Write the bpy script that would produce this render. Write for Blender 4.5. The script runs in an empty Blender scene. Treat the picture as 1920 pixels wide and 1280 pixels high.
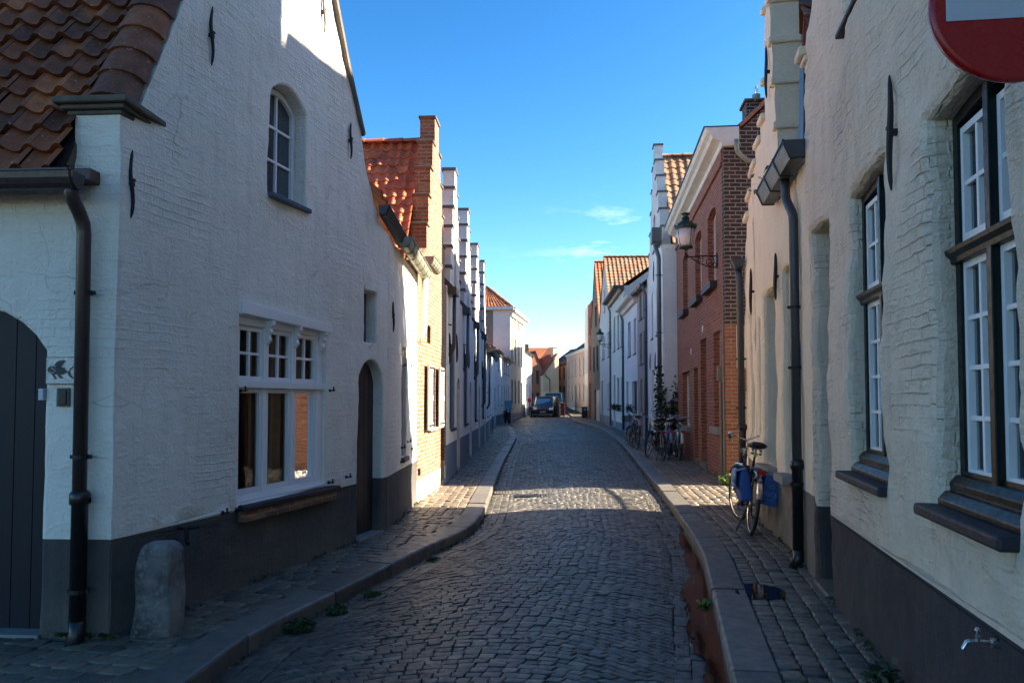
import bpy, math, random
import numpy as np
from mathutils import Vector, Matrix, noise
from mathutils.geometry import delaunay_2d_cdt
random.seed(7); R = math.radians
S = bpy.context.scene; COL = S.collection
WM = {}                                   # world matrix of every object made here

# ------------------------------------------------------------------ materials
def newmat(name):
    m = bpy.data.materials.new(name); m.use_nodes = True
    nt = m.node_tree; return m, nt, nt.nodes['Principled BSDF']
def N(nt, t, **k):
    n = nt.nodes.new(t)
    for a, v in k.items():
        if a.startswith('i_'): n.inputs[a[2:].replace('_', ' ')].default_value = v
        else: setattr(n, a, v)
    return n
def L(nt, a, b): nt.links.new(a, b)
def mixc(nt, fac, a, b, mode='MIX'):
    n = nt.nodes.new('ShaderNodeMix'); n.data_type = 'RGBA'; n.blend_type = mode
    for i, v in ((0, fac), (6, a), (7, b)):
        if hasattr(v, 'is_linked'): L(nt, v, n.inputs[i])
        elif isinstance(v, tuple): n.inputs[i].default_value = (*v, 1)
        else: n.inputs[i].default_value = v
    return n.outputs[2]
def ramp(nt, src, a, b, lo=0., hi=1.):
    n = N(nt, 'ShaderNodeMapRange'); n.inputs[1].default_value = a; n.inputs[2].default_value = b
    n.inputs[3].default_value = lo; n.inputs[4].default_value = hi; L(nt, src, n.inputs[0]); return n.outputs[0]
def mth(nt, op, a, b=0.):
    n = N(nt, 'ShaderNodeMath', operation=op)
    for i, v in ((0, a), (1, b)):
        if hasattr(v, 'is_linked'): L(nt, v, n.inputs[i])
        else: n.inputs[i].default_value = v
    return n.outputs[0]
def noi(nt, vec, scale, detail=4, rough=.55):
    n = N(nt, 'ShaderNodeTexNoise'); n.inputs['Scale'].default_value = scale
    n.inputs['Detail'].default_value = detail; n.inputs['Roughness'].default_value = rough
    L(nt, vec, n.inputs['Vector']); return n.outputs['Fac']
def bump(nt, b, h, strength, dist=.01, prev=None):
    n = N(nt, 'ShaderNodeBump'); n.inputs['Strength'].default_value = strength; n.inputs['Distance'].default_value = dist
    L(nt, h, n.inputs['Height'])
    if prev: L(nt, prev, n.inputs['Normal'])
    L(nt, n.outputs[0], b.inputs['Normal']); return n.outputs[0]
def uvn(nt): return N(nt, 'ShaderNodeTexCoord').outputs['UV']
def objc(nt): return N(nt, 'ShaderNodeTexCoord').outputs['Object']
def wpos(nt): return N(nt, 'ShaderNodeNewGeometry').outputs['Position']
def warp(nt, vec, amt, sc):
    n = N(nt, 'ShaderNodeTexNoise'); n.inputs['Scale'].default_value = sc; n.inputs['Detail'].default_value = 2
    L(nt, vec, n.inputs['Vector'])
    s = N(nt, 'ShaderNodeVectorMath', operation='SUBTRACT'); L(nt, n.outputs['Color'], s.inputs[0]); s.inputs[1].default_value = (.5, .5, .5)
    m = N(nt, 'ShaderNodeVectorMath', operation='SCALE'); L(nt, s.outputs[0], m.inputs[0]); m.inputs['Scale'].default_value = amt
    a = N(nt, 'ShaderNodeVectorMath', operation='ADD'); L(nt, vec, a.inputs[0]); L(nt, m.outputs[0], a.inputs[1]); return a.outputs[0]
def bricktex(nt, vec, bw, rh, mort, smooth=.3):
    n = N(nt, 'ShaderNodeTexBrick'); L(nt, vec, n.inputs['Vector']); n.offset = .5
    n.inputs['Scale'].default_value = 1; n.inputs['Mortar Size'].default_value = mort
    n.inputs['Mortar Smooth'].default_value = smooth; n.inputs['Bias'].default_value = 0
    n.inputs['Brick Width'].default_value = bw; n.inputs['Row Height'].default_value = rh
    n.inputs['Color1'].default_value = (0, 0, 0, 1); n.inputs['Color2'].default_value = (1, 1, 1, 1); n.inputs['Mortar'].default_value = (.5, .5, .5, 1)
    return n

def plaster(name, col, dirt=(.30, .28, .24), bricks=.6, dirtamt=.5, rough=.85, seed=0., streak=.3, bd=.024):
    """limewashed / painted masonry: courses show through in patches"""
    m, nt, b = newmat(name)
    uv = uvn(nt); mp = N(nt, 'ShaderNodeMapping'); mp.inputs['Location'].default_value = (seed, seed * .7, 0); L(nt, uv, mp.inputs[0]); v = mp.outputs[0]
    w = warp(nt, warp(nt, v, .045, 2.5), .02, 14.)
    bt = bricktex(nt, w, .19, .062, .010, .9)
    patch = ramp(nt, noi(nt, v, .8, 5, .7), .50, .66)
    relief = mth(nt, 'MULTIPLY', mth(nt, 'SUBTRACT', 1., bt.outputs['Fac']), patch)
    lump = noi(nt, v, 5., 6, .6); fine = noi(nt, v, 38., 5, .7); fine2 = noi(nt, v, 130., 3, .6)
    vor = N(nt, 'ShaderNodeTexVoronoi'); vor.inputs['Scale'].default_value = 7.; L(nt, w, vor.inputs['Vector'])
    med = noi(nt, w, 13., 6, .72); soft = ramp(nt, noi(nt, v, 2.2, 4, .6), .35, .6)
    relief = mth(nt, 'MULTIPLY', relief, mth(nt, 'ADD', .35, mth(nt, 'MULTIPLY', med, 1.2)))
    mps = N(nt, 'ShaderNodeMapping'); mps.inputs['Scale'].default_value = (5, 17, 1); L(nt, w, mps.inputs[0]); slub = ramp(nt, noi(nt, mps.outputs[0], 1., 3, .6), .52, .75)
    h = mth(nt, 'ADD', mth(nt, 'MULTIPLY', relief, .6 * bricks), mth(nt, 'MULTIPLY', lump, 1.5))
    h = mth(nt, 'SUBTRACT', h, mth(nt, 'MULTIPLY', mth(nt, 'MULTIPLY', slub, soft), .35 * bricks + .08)); h = mth(nt, 'ADD', h, mth(nt, 'MULTIPLY', med, .55))
    h = mth(nt, 'ADD', h, mth(nt, 'MULTIPLY', fine, .7)); h = mth(nt, 'ADD', h, mth(nt, 'MULTIPLY', fine2, .22))
    h = mth(nt, 'ADD', h, mth(nt, 'MULTIPLY', ramp(nt, vor.outputs['Distance'], 0., .12), .18))
    bump(nt, b, h, .95, bd)
    big = ramp(nt, noi(nt, v, .7, 6, .65), .38, .72)
    mp2 = N(nt, 'ShaderNodeMapping'); mp2.inputs['Scale'].default_value = (7, .45, 1); L(nt, v, mp2.inputs[0])
    st = ramp(nt, noi(nt, mp2.outputs[0], 1.6, 5, .6), .5, .78)
    f = mth(nt, 'ADD', mth(nt, 'MULTIPLY', big, dirtamt * .5), mth(nt, 'MULTIPLY', st, streak * .45))
    # grime near the foot of the wall
    sz = N(nt, 'ShaderNodeSeparateXYZ'); L(nt, wpos(nt), sz.inputs[0])
    low = ramp(nt, mth(nt, 'ADD', sz.outputs[2], mth(nt, 'MULTIPLY', noi(nt, v, 3., 4), .5)), .25, .75, .45 * dirtamt + .1, 0.)
    f = mth(nt, 'ADD', f, low)
    crack = ramp(nt, mth(nt, 'MULTIPLY', relief, fine), .0, .16, .22 * bricks, 0.)
    f = mth(nt, 'ADD', f, mth(nt, 'MULTIPLY', crack, patch))
    f = mth(nt, 'ADD', f, ramp(nt, fine, .62, .76, 0., .4))
    vc = N(nt, 'ShaderNodeTexVoronoi'); vc.feature = 'DISTANCE_TO_EDGE'; vc.inputs['Scale'].default_value = 1.1; L(nt, warp(nt, v, .5, 2.2), vc.inputs['Vector'])
    ck = mth(nt, 'MULTIPLY', ramp(nt, vc.outputs['Distance'], .0, .006, 1., 0.), ramp(nt, noi(nt, v, .9, 3), .52, .6)); f = mth(nt, 'ADD', f, mth(nt, 'MULTIPLY', ck, .5))
    pt_ = ramp(nt, noi(nt, v, 2.3, 7, .72), .58, .68, 0., .25 * dirtamt); f = mth(nt, 'ADD', f, pt_)
    f = mth(nt, 'MINIMUM', f, 1.); L(nt, mixc(nt, f, col, dirt), b.inputs['Base Color']); b.inputs['Roughness'].default_value = rough
    return m
def brick(name, cols, mortar, bw=.215, rh=.068, mo=.011, rot=False, soot=.25):
    m, nt, b = newmat(name); uv = uvn(nt)
    w = warp(nt, warp(nt, uv, .008, 3.), .006, 22.)
    bt = bricktex(nt, w, bw, rh, mo, .25)
    r = bt.outputs['Color']
    cr = N(nt, 'ShaderNodeValToRGB'); L(nt, r, cr.inputs[0]); e = cr.color_ramp.elements
    e[0].color = (*cols[0], 1); e[1].color = (*cols[-1], 1)
    for i, c in enumerate(cols[1:-1]): x = e.new((i + 1) / (len(cols) - 1)); x.color = (*c, 1)
    n1 = noi(nt, uv, 30., 5, .7); c = mixc(nt, ramp(nt, n1, .35, .8, 0., .55), cr.outputs[0], tuple(x * .45 for x in cols[0]))
    c = mixc(nt, ramp(nt, noi(nt, uv, 1.1, 5, .6), .42, .75, 0., soot), c, (.03, .026, .022))
    mc = mixc(nt, ramp(nt, noi(nt, uv, 9., 4), .4, .7), mortar, tuple(x * .55 for x in mortar))
    L(nt, mixc(nt, bt.outputs['Fac'], c, mc), b.inputs['Base Color']); b.inputs['Roughness'].default_value = .9
    h = mth(nt, 'ADD', mth(nt, 'SUBTRACT', 1., bt.outputs['Fac']), mth(nt, 'MULTIPLY', n1, .5))
    bump(nt, b, h, .8, .008); return m
def plain(name, col, rough=.6, metal=0., var=.25, sc=6., bmp=.15, dark=None, bd=.004, spec=.5):
    m, nt, b = newmat(name); o = objc(nt)
    n1 = noi(nt, o, sc, 5, .6); n2 = noi(nt, o, sc * 9, 4, .6)
    c = mixc(nt, ramp(nt, n1, .35, .75, 0., var), col, dark or tuple(x * .35 for x in col))
    c = mixc(nt, ramp(nt, n2, .5, .8, 0., var * .6), c, tuple(min(1, x * 1.5 + .002) for x in col))
    L(nt, c, b.inputs['Base Color']); b.inputs['Metallic'].default_value = metal
    L(nt, ramp(nt, n2, .3, .7, max(0.04, rough - .12), min(1, rough + .12)), b.inputs['Roughness'])
    b.inputs['Specular IOR Level'].default_value = spec
    if bmp: bump(nt, b, mth(nt, 'ADD', n1, mth(nt, 'MULTIPLY', n2, .4)), bmp, bd)
    return m
def rndmat(name, cols, rough=.8, moss=(.05, .055, .025), mossamt=.3, bmp=.35, sc=14., lichen=0., bd=.006, wet=False):
    """colour of every sett / tile from the per-face attribute 'rnd'"""
    m, nt, b = newmat(name); o = wpos(nt)
    a = N(nt, 'ShaderNodeAttribute'); a.attribute_name = 'rnd'
    cr = N(nt, 'ShaderNodeValToRGB'); L(nt, a.outputs['Fac'], cr.inputs[0]); e = cr.color_ramp.elements
    e[0].color = (*cols[0], 1); e[1].color = (*cols[-1], 1)
    for i, c in enumerate(cols[1:-1]): x = e.new((i + 1) / (len(cols) - 1)); x.color = (*c, 1)
    n1 = noi(nt, o, sc, 6, .65); n2 = noi(nt, o, 1.3, 5, .6); n3 = noi(nt, o, sc * 7, 4, .7)
    c = mixc(nt, ramp(nt, n1, .4, .75, 0., .5), cr.outputs[0], tuple(x * .45 for x in cols[0]))
    c = mixc(nt, ramp(nt, n3, .55, .8, 0., .35), c, tuple(min(1, x * 1.8) for x in cols[-1]))
    c = mixc(nt, mth(nt, 'MULTIPLY', ramp(nt, n2, .45, .7), ramp(nt, n1, .4, .6, 0., mossamt)), c, moss)
    if lichen: c = mixc(nt, ramp(nt, noi(nt, o, 22., 4, .7), .64, .7, 0., lichen), c, (.33, .32, .27))
    L(nt, c, b.inputs['Base Color'])
    L(nt, ramp(nt, n1, .3, .7, rough - .2, rough + .08), b.inputs['Roughness'])
    bump(nt, b, mth(nt, 'ADD', n1, mth(nt, 'MULTIPLY', n3, .4)), bmp, bd); return m
def glassmat(name, base=(.012, .014, .016), refl=1.):
    m, nt, b = newmat(name)
    b.inputs['Base Color'].default_value = (*base, 1); b.inputs['Roughness'].default_value = .03
    b.inputs['Specular IOR Level'].default_value = .9 * refl
    o = objc(nt); bump(nt, b, noi(nt, o, 3.5, 2), .25, .01); return m
def clearglass(name):
    m, nt, b = newmat(name); out = nt.nodes['Material Output']
    tr = N(nt, 'ShaderNodeBsdfTransparent'); tr.inputs[0].default_value = (.8, .84, .84, 1)
    gl = N(nt, 'ShaderNodeBsdfGlossy'); gl.inputs['Roughness'].default_value = .02; gl.inputs[0].default_value = (.9, .95, 1, 1)
    bp = N(nt, 'ShaderNodeBump'); bp.inputs['Strength'].default_value = .2; bp.inputs['Distance'].default_value = .008
    L(nt, noi(nt, objc(nt), 3., 2), bp.inputs['Height']); L(nt, bp.outputs[0], gl.inputs['Normal'])
    fr = N(nt, 'ShaderNodeFresnel'); fr.inputs[0].default_value = 1.28
    mx = N(nt, 'ShaderNodeMixShader'); L(nt, fr.outputs[0], mx.inputs[0]); L(nt, tr.outputs[0], mx.inputs[1]); L(nt, gl.outputs[0], mx.inputs[2])
    L(nt, mx.outputs[0], out.inputs[0]); nt.nodes.remove(b); return m
def leafmat(name, c1, c2):
    m, nt, b = newmat(name); a = N(nt, 'ShaderNodeAttribute'); a.attribute_name = 'rnd'
    L(nt, mixc(nt, a.outputs['Fac'], c1, c2), b.inputs['Base Color']); b.inputs['Roughness'].default_value = .55
    b.inputs['Subsurface Weight'].default_value = 0.; return m
def plank(name, col, pitch=.1, rough=.45):
    m, nt, b = newmat(name); uv = uvn(nt)
    sx = N(nt, 'ShaderNodeSeparateXYZ'); L(nt, uv, sx.inputs[0])
    mp = N(nt, 'ShaderNodeMapping'); mp.inputs['Scale'].default_value = (22, 1.2, 1); L(nt, uv, mp.inputs[0])
    g = noi(nt, mp.outputs[0], 3., 5, .6)
    L(nt, mixc(nt, ramp(nt, g, .35, .75, 0., .5), col, tuple(x * .5 for x in col)), b.inputs['Base Color'])
    b.inputs['Roughness'].default_value = rough; b.inputs['Specular IOR Level'].default_value = .2; bump(nt, b, g, .3, .003); return m

M = {}
M['white'] = plaster('white_limewash', (.88, .83, .74), (.36, .32, .26), .62, .55, seed=1.3, streak=.45, bd=.026)
M['whitebrick'] = plaster('white_painted_brick', (.84, .79, .69), (.38, .34, .28), .9, .5, seed=4.1)
M['cream'] = plaster('cream_limewash', (.88, .72, .56), (.36, .27, .19), 1.3, .55, seed=9.7, streak=.6, bd=.036)
M['cream2'] = plaster('pale_cream_limewash', (.84, .72, .54), (.42, .33, .23), .3, .45, seed=12.2)
M['plinth_grey'] = plaster('grey_plinth_paint', (.050, .048, .050), (.15, .13, .105), .35, 1., seed=3.3, streak=.5)
M['plinth_dark'] = plaster('dark_plinth_paint', (.036, .029, .032), (.10, .085, .07), .15, .4, seed=5.3)
M['plinth_taupe'] = plaster('taupe_plinth', (.20, .175, .145), (.10, .09, .075), .15, .5, seed=6.3)
M['plinth_blue'] = plaster('blue_grey_plinth', (.11, .145, .19), (.16, .17, .17), .5, .5, seed=7.9)
M['white_cool'] = plaster('cool_white_paint', (.72, .73, .72), (.38, .38, .38), .9, .35, seed=21.)
M['offwhite'] = plaster('offwhite_render', (.66, .63, .58), (.36, .33, .29), .1, .45, seed=23.)
M['greyrend'] = plaster('grey_render', (.33, .30, .27), (.18, .16, .14), .1, .5, seed=25.)
M['dgreyrend'] = plaster('brown_grey_render', (.20, .17, .145), (.11, .10, .09), .1, .5, seed=27.)
M['creamrend'] = plaster('cream_render', (.62, .53, .38), (.36, .30, .22), .3, .5, seed=29.)
M['pinkrend'] = plaster('pinkish_render', (.46, .33, .26), (.25, .18, .15), .3, .4, seed=31.)
M['brick_old'] = brick('old_yellow_brown_brick', [(.13, .055, .03), (.25, .12, .06), (.21, .075, .04), (.30, .17, .085)], (.25, .20, .14), .19, .062, .012)
M['brick_red'] = brick('red_brick', [(.17, .040, .024), (.30, .070, .036), (.23, .052, .028), (.37, .10, .05)], (.27, .18, .13), .215, .072, .012, soot=.12)
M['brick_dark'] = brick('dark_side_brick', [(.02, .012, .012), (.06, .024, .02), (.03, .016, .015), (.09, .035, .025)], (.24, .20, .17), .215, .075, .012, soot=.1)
M['brick_orange'] = brick('orange_brick', [(.20, .06, .03), (.32, .11, .05), (.25, .08, .04)], (.30, .22, .15), .215, .07, .01, soot=.1)
M['brick_warm'] = brick('warm_orange_brick', [(.38, .13, .06), (.48, .19, .09), (.42, .15, .07)], (.36, .25, .17), .215, .07, .01, soot=.1)
M['brick_brown'] = brick('brown_brick', [(.20, .13, .08), (.28, .19, .12), (.24, .15, .09)], (.30, .25, .18), .215, .07, .01)
M['brick_pink'] = brick('pink_brick', [(.36, .18, .13), (.44, .24, .17), (.40, .20, .15)], (.38, .29, .23), .215, .07, .01, soot=.1)
M['tile_red'] = rndmat('red_brown_pantile', [(.07, .024, .011), (.27, .080, .026), (.15, .046, .017), (.38, .125, .038)], .75, (.04, .032, .016), .8, .6, 9., .6)
M['tile_orange'] = rndmat('orange_pantile', [(.33, .10, .035), (.48, .15, .05), (.40, .11, .04), (.55, .19, .06)], .6, (.12, .05, .025), .5, .4, 9., .1)
M['tile_brown'] = rndmat('brown_pantile', [(.20, .10, .055), (.32, .17, .085), (.26, .13, .07), (.38, .21, .11)], .6, (.06, .04, .025), .5, .4, 9., .15)
M['tile_dark'] = rndmat('dark_roof_tile', [(.045, .03, .028), (.09, .045, .038), (.07, .04, .035)], .6, (.03, .03, .025), .4, .4)
M['sett'] = rndmat('road_sett', [(.028, .026, .024), (.078, .070, .058), (.046, .042, .037), (.070, .063, .052), (.16, .135, .10)], .58, (.05, .055, .022), .45, .5, 26., .1)
M['sett_pave'] = rndmat('pavement_sett', [(.06, .052, .044), (.18, .14, .10), (.12, .10, .08), (.24, .18, .12)], .58, (.045, .05, .02), .6, .5, 22., .12)
M['joint'] = rndmat('sandy_joint', [(.018, .015, .011), (.032, .027, .018)], .95, (.035, .045, .010), 1., .6, 20.)
M['kerb'] = rndmat('bluestone_kerb', [(.07, .064, .056), (.14, .124, .104), (.10, .09, .078)], .6, (.06, .055, .03), .5, .8, 9., .3)
M['stone'] = plain('weathered_bluestone', (.20, .185, .175), .85, 0, 1.2, 4.5, 1., (.02, .02, .022), .02)
M['sill_dark'] = plain('dark_painted_sill', (.030, .027, .034), .6, 0, .4, 5., .4, None, .006, .3)
M['sill_grey'] = plain('grey_stone_sill', (.22, .21, .19), .7, 0, .4, 8., .4)
M['copestone'] = plain('old_moulded_coping', (.12, .10, .075), .9, 0, .7, 7., .8, (.03, .028, .022), .012)
M['iron'] = plain('black_iron', (.012, .012, .013), .55, .3, .3, 30., .5)
M['zinc'] = plain('dark_zinc', (.048, .054, .062), .42, .25, .35, 5., .15)
M['zinc_brown'] = plain('brown_painted_zinc', (.05, .033, .03), .38, .2, .35, 5., .15)
M['zinc_light'] = plain('aged_light_zinc', (.26, .26, .20), .5, .3, .5, 7., .25, (.08, .08, .06))
M['pipe_black'] = plain('black_cast_iron_pipe', (.014, .013, .014), .35, .1, .3, 10., .3)
M['pipe_blue'] = plain('blue_grey_pipe', (.055, .085, .13), .45, .2, .3, 6., .1)
M['pipe_grey'] = plain('grey_pipe', (.11, .12, .13), .45, .2, .3, 6., .1)
M['paint_white'] = plain('white_window_paint', (.72, .73, .74), .4, 0, .18, 4., .08, (.45, .44, .42))
M['paint_cream'] = plain('cream_paint', (.66, .62, .52), .45, 0, .2, 4., .08)
M['paint_green'] = plain('dark_green_window_paint', (.004, .009, .008), .4, 0, .1, 4., .12, None, .004, .25)
M['paint_blue'] = plain('blue_grey_door_paint', (.045, .085, .135), .45, 0, .3, 4., .1)
M['paint_dark'] = plain('charcoal_door_paint', (.02, .024, .032), .4, 0, .3, 4., .1)
M['plank_dark'] = plank('charcoal_planks', (.014, .016, .024)); M['plank_brown'] = plank('brown_grey_planks', (.035, .031, .032), rough=.4)
M['cornice'] = plain('weathered_white_cornice', (.60, .58, .55), .6, 0, .4, 4., .15, (.30, .27, .24))
M['glass'] = glassmat('dark_window_glass'); M['glass2'] = glassmat('bluish_window_glass', (.03, .045, .06))
M['clear'] = clearglass('clear_glass'); M['void'] = plain('dark_room', (.012, .011, .010), .9, bmp=0)
M['curtain'] = plain('brown_curtain', (.45, .36, .26), .9, 0, .4, 12., .2); M['curtain_grey'] = plain('grey_net_curtain', (.06, .064, .068), .9, 0, .3, 12., .2)
M['lampglass'] = plain('frosted_lamp_glass', (.55, .50, .50), .25, 0, .15, 3., .05); M['lampgreen'] = plain('dark_green_lamp_paint', (.012, .045, .035), .35, .2, .3, 8., .1)
M['rubber'] = plain('black_rubber', (.012, .012, .012), .7, bmp=.1); M['chrome'] = plain('chrome', (.55, .55, .56), .22, .95, .15, 8., .05)
M['bagblue'] = plain('blue_bag_cloth', (.012, .07, .26), .55, 0, .35, 9., .5, None, .01); M['baglight'] = plain('pale_blue_bag_cloth', (.16, .24, .42), .6, 0, .3, 9., .5, None, .01)
M['red'] = plain('red_reflector', (.45, .008, .006), .25, bmp=0); M['signred'] = plain('sign_red', (.30, .004, .006), .3, 0, .12, 3., .02)
M['signwhite'] = plain('sign_white', (.42, .45, .52), .45, 0, .08, 60., .1); M['print_black'] = plain('black_print', (.01, .01, .012), .5, bmp=0)
M['tilewhite'] = plain('glazed_tile_white', (.60, .62, .62), .5, 0, .15, 4., .05); M['yellow'] = plain('yellow_green_tape', (.5, .55, .04), .5, bmp=0)
M['orange'] = plain('amber_reflector', (.7, .25, .02), .3, bmp=0); M['leather'] = plain('black_saddle', (.015, .014, .014), .45, 0, .3, 20., .4)
M['leaf'] = leafmat('weed_leaf', (.012, .028, .006), (.035, .065, .014)); M['leaf_dark'] = leafmat('ivy_leaf', (.008, .016, .008), (.025, .045, .018)); M['leaf_lite'] = leafmat('fresh_leaf', (.06, .12, .02), (.16, .24, .04))
M['twig'] = plain('brown_stem', (.06, .045, .03), .9); M['carpaint'] = plain('dark_car_paint', (.025, .024, .032), .25, .3, .1, 2., 0); M['vanpaint'] = plain('teal_van_paint', (.12, .25, .24), .3, .1, .1, 2., 0)
M['carglass'] = glassmat('car_glass', (.01, .03, .08)); M['tarp'] = plain('dark_tarpaulin', (.022, .02, .024), .6, 0, .4, 8., .9, None, .03); M['maroon'] = plain('maroon_panel', (.07, .006, .016), .5)
M['headlight'] = plain('headlight_glass', (.5, .5, .52), .15, .3, .1, 4., 0); M['plate'] = plain('number_plate', (.5, .5, .5), .5, bmp=0)
def watermat():
    m, nt, b = newmat('puddle_water'); b.inputs['Base Color'].default_value = (.010, .0045, .003, 1); b.inputs['Roughness'].default_value = .06  # reddish tint in the base colour stands in for reflected red brick
    b.inputs['Specular IOR Level'].default_value = .28; bump(nt, b, noi(nt, wpos(nt), 9., 3), .06, .01); return m
M['water'] = watermat()
M['rust'] = rndmat('rusty_gutter_stone', [(.075, .024, .014), (.11, .036, .02)], .5, (.03, .02, .015), .4, .5, 12., .25)

# ------------------------------------------------------------------ mesh builder
class Frame:
    """local x runs along the wall, d = depth behind the wall face, z up"""
    def __init__(s, p0, p1, side, z=0.):
        dx, dy = p1[0] - p0[0], p1[1] - p0[1]; s.L = math.hypot(dx, dy); s.side = side
        s.mat = Matrix.Translation((p0[0], p0[1], z)) @ Matrix.Rotation(math.atan2(dy, dx), 4, 'Z')
    def P(s, u, d, z): return s.mat @ Vector((u, d * s.side, z))
class ID:
    mat = Matrix.Identity(4); side = 1
    @staticmethod
    def P(u, d, z): return Vector((u, d, z))
class XF:
    def __init__(s, mat): s.mat = mat; s.side = 1
class MB:
    def __init__(s, fr=ID): s.v = []; s.f = []; s.r = []; s.fr = fr; s.rv = .5
    def V(s, p): s.v.append((p[0], p[1] * s.fr.side, p[2])); return len(s.v) - 1
    def F(s, idx, r=None): s.f.append(tuple(idx) if s.fr.side > 0 else tuple(reversed(idx))); s.r.append(s.rv if r is None else r)
    def poly(s, pts, r=None): s.F([s.V(p) for p in pts], r)
    def box(s, x0, x1, y0, y1, z0, z1, r=None):
        a = [s.V(p) for p in ((x0, y0, z0), (x1, y0, z0), (x1, y1, z0), (x0, y1, z0), (x0, y0, z1), (x1, y0, z1), (x1, y1, z1), (x0, y1, z1))]
        for q in ((0, 3, 2, 1), (4, 5, 6, 7), (0, 1, 5, 4), (1, 2, 6, 5), (2, 3, 7, 6), (3, 0, 4, 7)): s.F([a[i] for i in q], r)
        return s
    def tube(s, path, rad, n=8, cap=True, r=None):
        path = [Vector(p) for p in path]; rads = rad if isinstance(rad, (list, tuple)) else [rad] * len(path); rings = []; up = None
        for i, p in enumerate(path):
            t = (path[min(i + 1, len(path) - 1)] - path[max(i - 1, 0)]).normalized()
            if up is None: up = Vector((0, 0, 1)) if abs(t.z) < .9 else Vector((1, 0, 0))
            a = t.cross(up)
            if a.length < 1e-4: a = t.cross(Vector((0, 1, 0)))
            a.normalize(); b = t.cross(a).normalized(); up = -b if False else up
            rings.append([s.V(p + (a * math.cos(k * 2 * math.pi / n) + b * math.sin(k * 2 * math.pi / n)) * rads[i]) for k in range(n)])
        for i in range(len(rings) - 1):
            for k in range(n): s.F((rings[i][k], rings[i][(k + 1) % n], rings[i + 1][(k + 1) % n], rings[i + 1][k]), r)
        if cap: s.F(rings[0][::-1], r); s.F(rings[-1], r)
        return s
    def lathe(s, prof, c=(0, 0, 0), n=16, axis='z', r=None, sq=0, ph=0.):
        rings = []
        for (rr, h) in prof:
            ring = []
            for k in range(n):
                a = k * 2 * math.pi / n + ph; x, y = rr * math.cos(a), rr * math.sin(a)
                p = {'z': (c[0] + x, c[1] + y, c[2] + h), 'y': (c[0] + x, c[1] + h, c[2] + y), 'x': (c[0] + h, c[1] + x, c[2] + y)}[axis]
                ring.append(s.V(p))
            rings.append(ring)
        for i in range(len(rings) - 1):
            for k in range(n): s.F((rings[i][k], rings[i][(k + 1) % n], rings[i + 1][(k + 1) % n], rings[i + 1][k]), r)
        s.F(rings[0][::-1], r); s.F(rings[-1], r); return s
    def prism(s, pts, y0, y1, r=None):
        """pts (x,z) outline extruded from y0 to y1"""
        a = [s.V((p[0], y0, p[1])) for p in pts]; b = [s.V((p[0], y1, p[1])) for p in pts]; n = len(pts)
        s.F(a, r); s.F(b[::-1], r)
        for i in range(n): s.F((a[(i + 1) % n], a[i], b[i], b[(i + 1) % n]), r)
        return s
    def xprism(s, pts, x0, x1, r=None):
        """pts (y,z) outline extruded from x0 to x1"""
        a = [s.V((x0, p[0], p[1])) for p in pts]; b = [s.V((x1, p[0], p[1])) for p in pts]; n = len(pts)
        s.F(a[::-1], r); s.F(b, r)
        for i in range(n): s.F((a[i], a[(i + 1) % n], b[(i + 1) % n], b[i]), r)
        return s
    def build(s, name, mat, parent=None, smooth=False, bevel=0., label=None, loc=None, sub=0):
        me = bpy.data.meshes.new(name); me.from_pydata(s.v, [], s.f); me.update()
        import bmesh
        bm = bmesh.new(); bm.from_mesh(me)
        lay = bm.faces.layers.float.new('rnd')
        for f, r in zip(bm.faces, s.r): f[lay] = r
        if len(bm.faces) < 60000: bmesh.ops.recalc_face_normals(bm, faces=bm.faces) if not getattr(s, 'keep', False) else None
        uvl = bm.loops.layers.uv.new('UVMap')
        for f in bm.faces:
            n = f.normal; ax, ay, az = abs(n.x), abs(n.y), abs(n.z)
            for l in f.loops:
                c = l.vert.co
                l[uvl].uv = (c.x, c.y) if az >= ax and az >= ay else ((c.y, c.z) if ax > ay else (c.x, c.z))
            f.smooth = smooth
        bm.to_mesh(me); bm.free()
        o = bpy.data.objects.new(name, me); COL.objects.link(o); me.materials.append(M[mat] if isinstance(mat, str) else mat)
        place(o, s.fr.mat if loc is None else loc, parent)
        if bevel:
            b = o.modifiers.new('bevel', 'BEVEL'); b.width = bevel; b.segments = 2; b.limit_method = 'ANGLE'; b.angle_limit = R(40)
        if sub:
            b = o.modifiers.new('sub', 'SUBSURF'); b.levels = sub; b.render_levels = sub
        if label: o['label'] = label
        return o
def place(o, world, parent):
    WM[o.name] = world.copy()
    if parent is not None: o.parent = parent; o.matrix_local = WM[parent.name].inverted() @ world
    else: o.matrix_local = world
def thing(name, label, cat, loc=(0, 0, 0), rz=0., group=None, mat=None):
    o = bpy.data.objects.new(name, None); COL.objects.link(o); o.empty_display_size = .2
    place(o, mat if mat is not None else Matrix.Translation(loc) @ Matrix.Rotation(rz, 4, 'Z'), None)
    o['label'] = label; o['category'] = cat
    if group: o['group'] = group
    return o
def tag(o, label=None, cat=None, group=None, kind=None):
    for k, v in (('label', label), ('category', cat), ('group', group), ('kind', kind)):
        if v: o[k] = v
    return o
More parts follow.
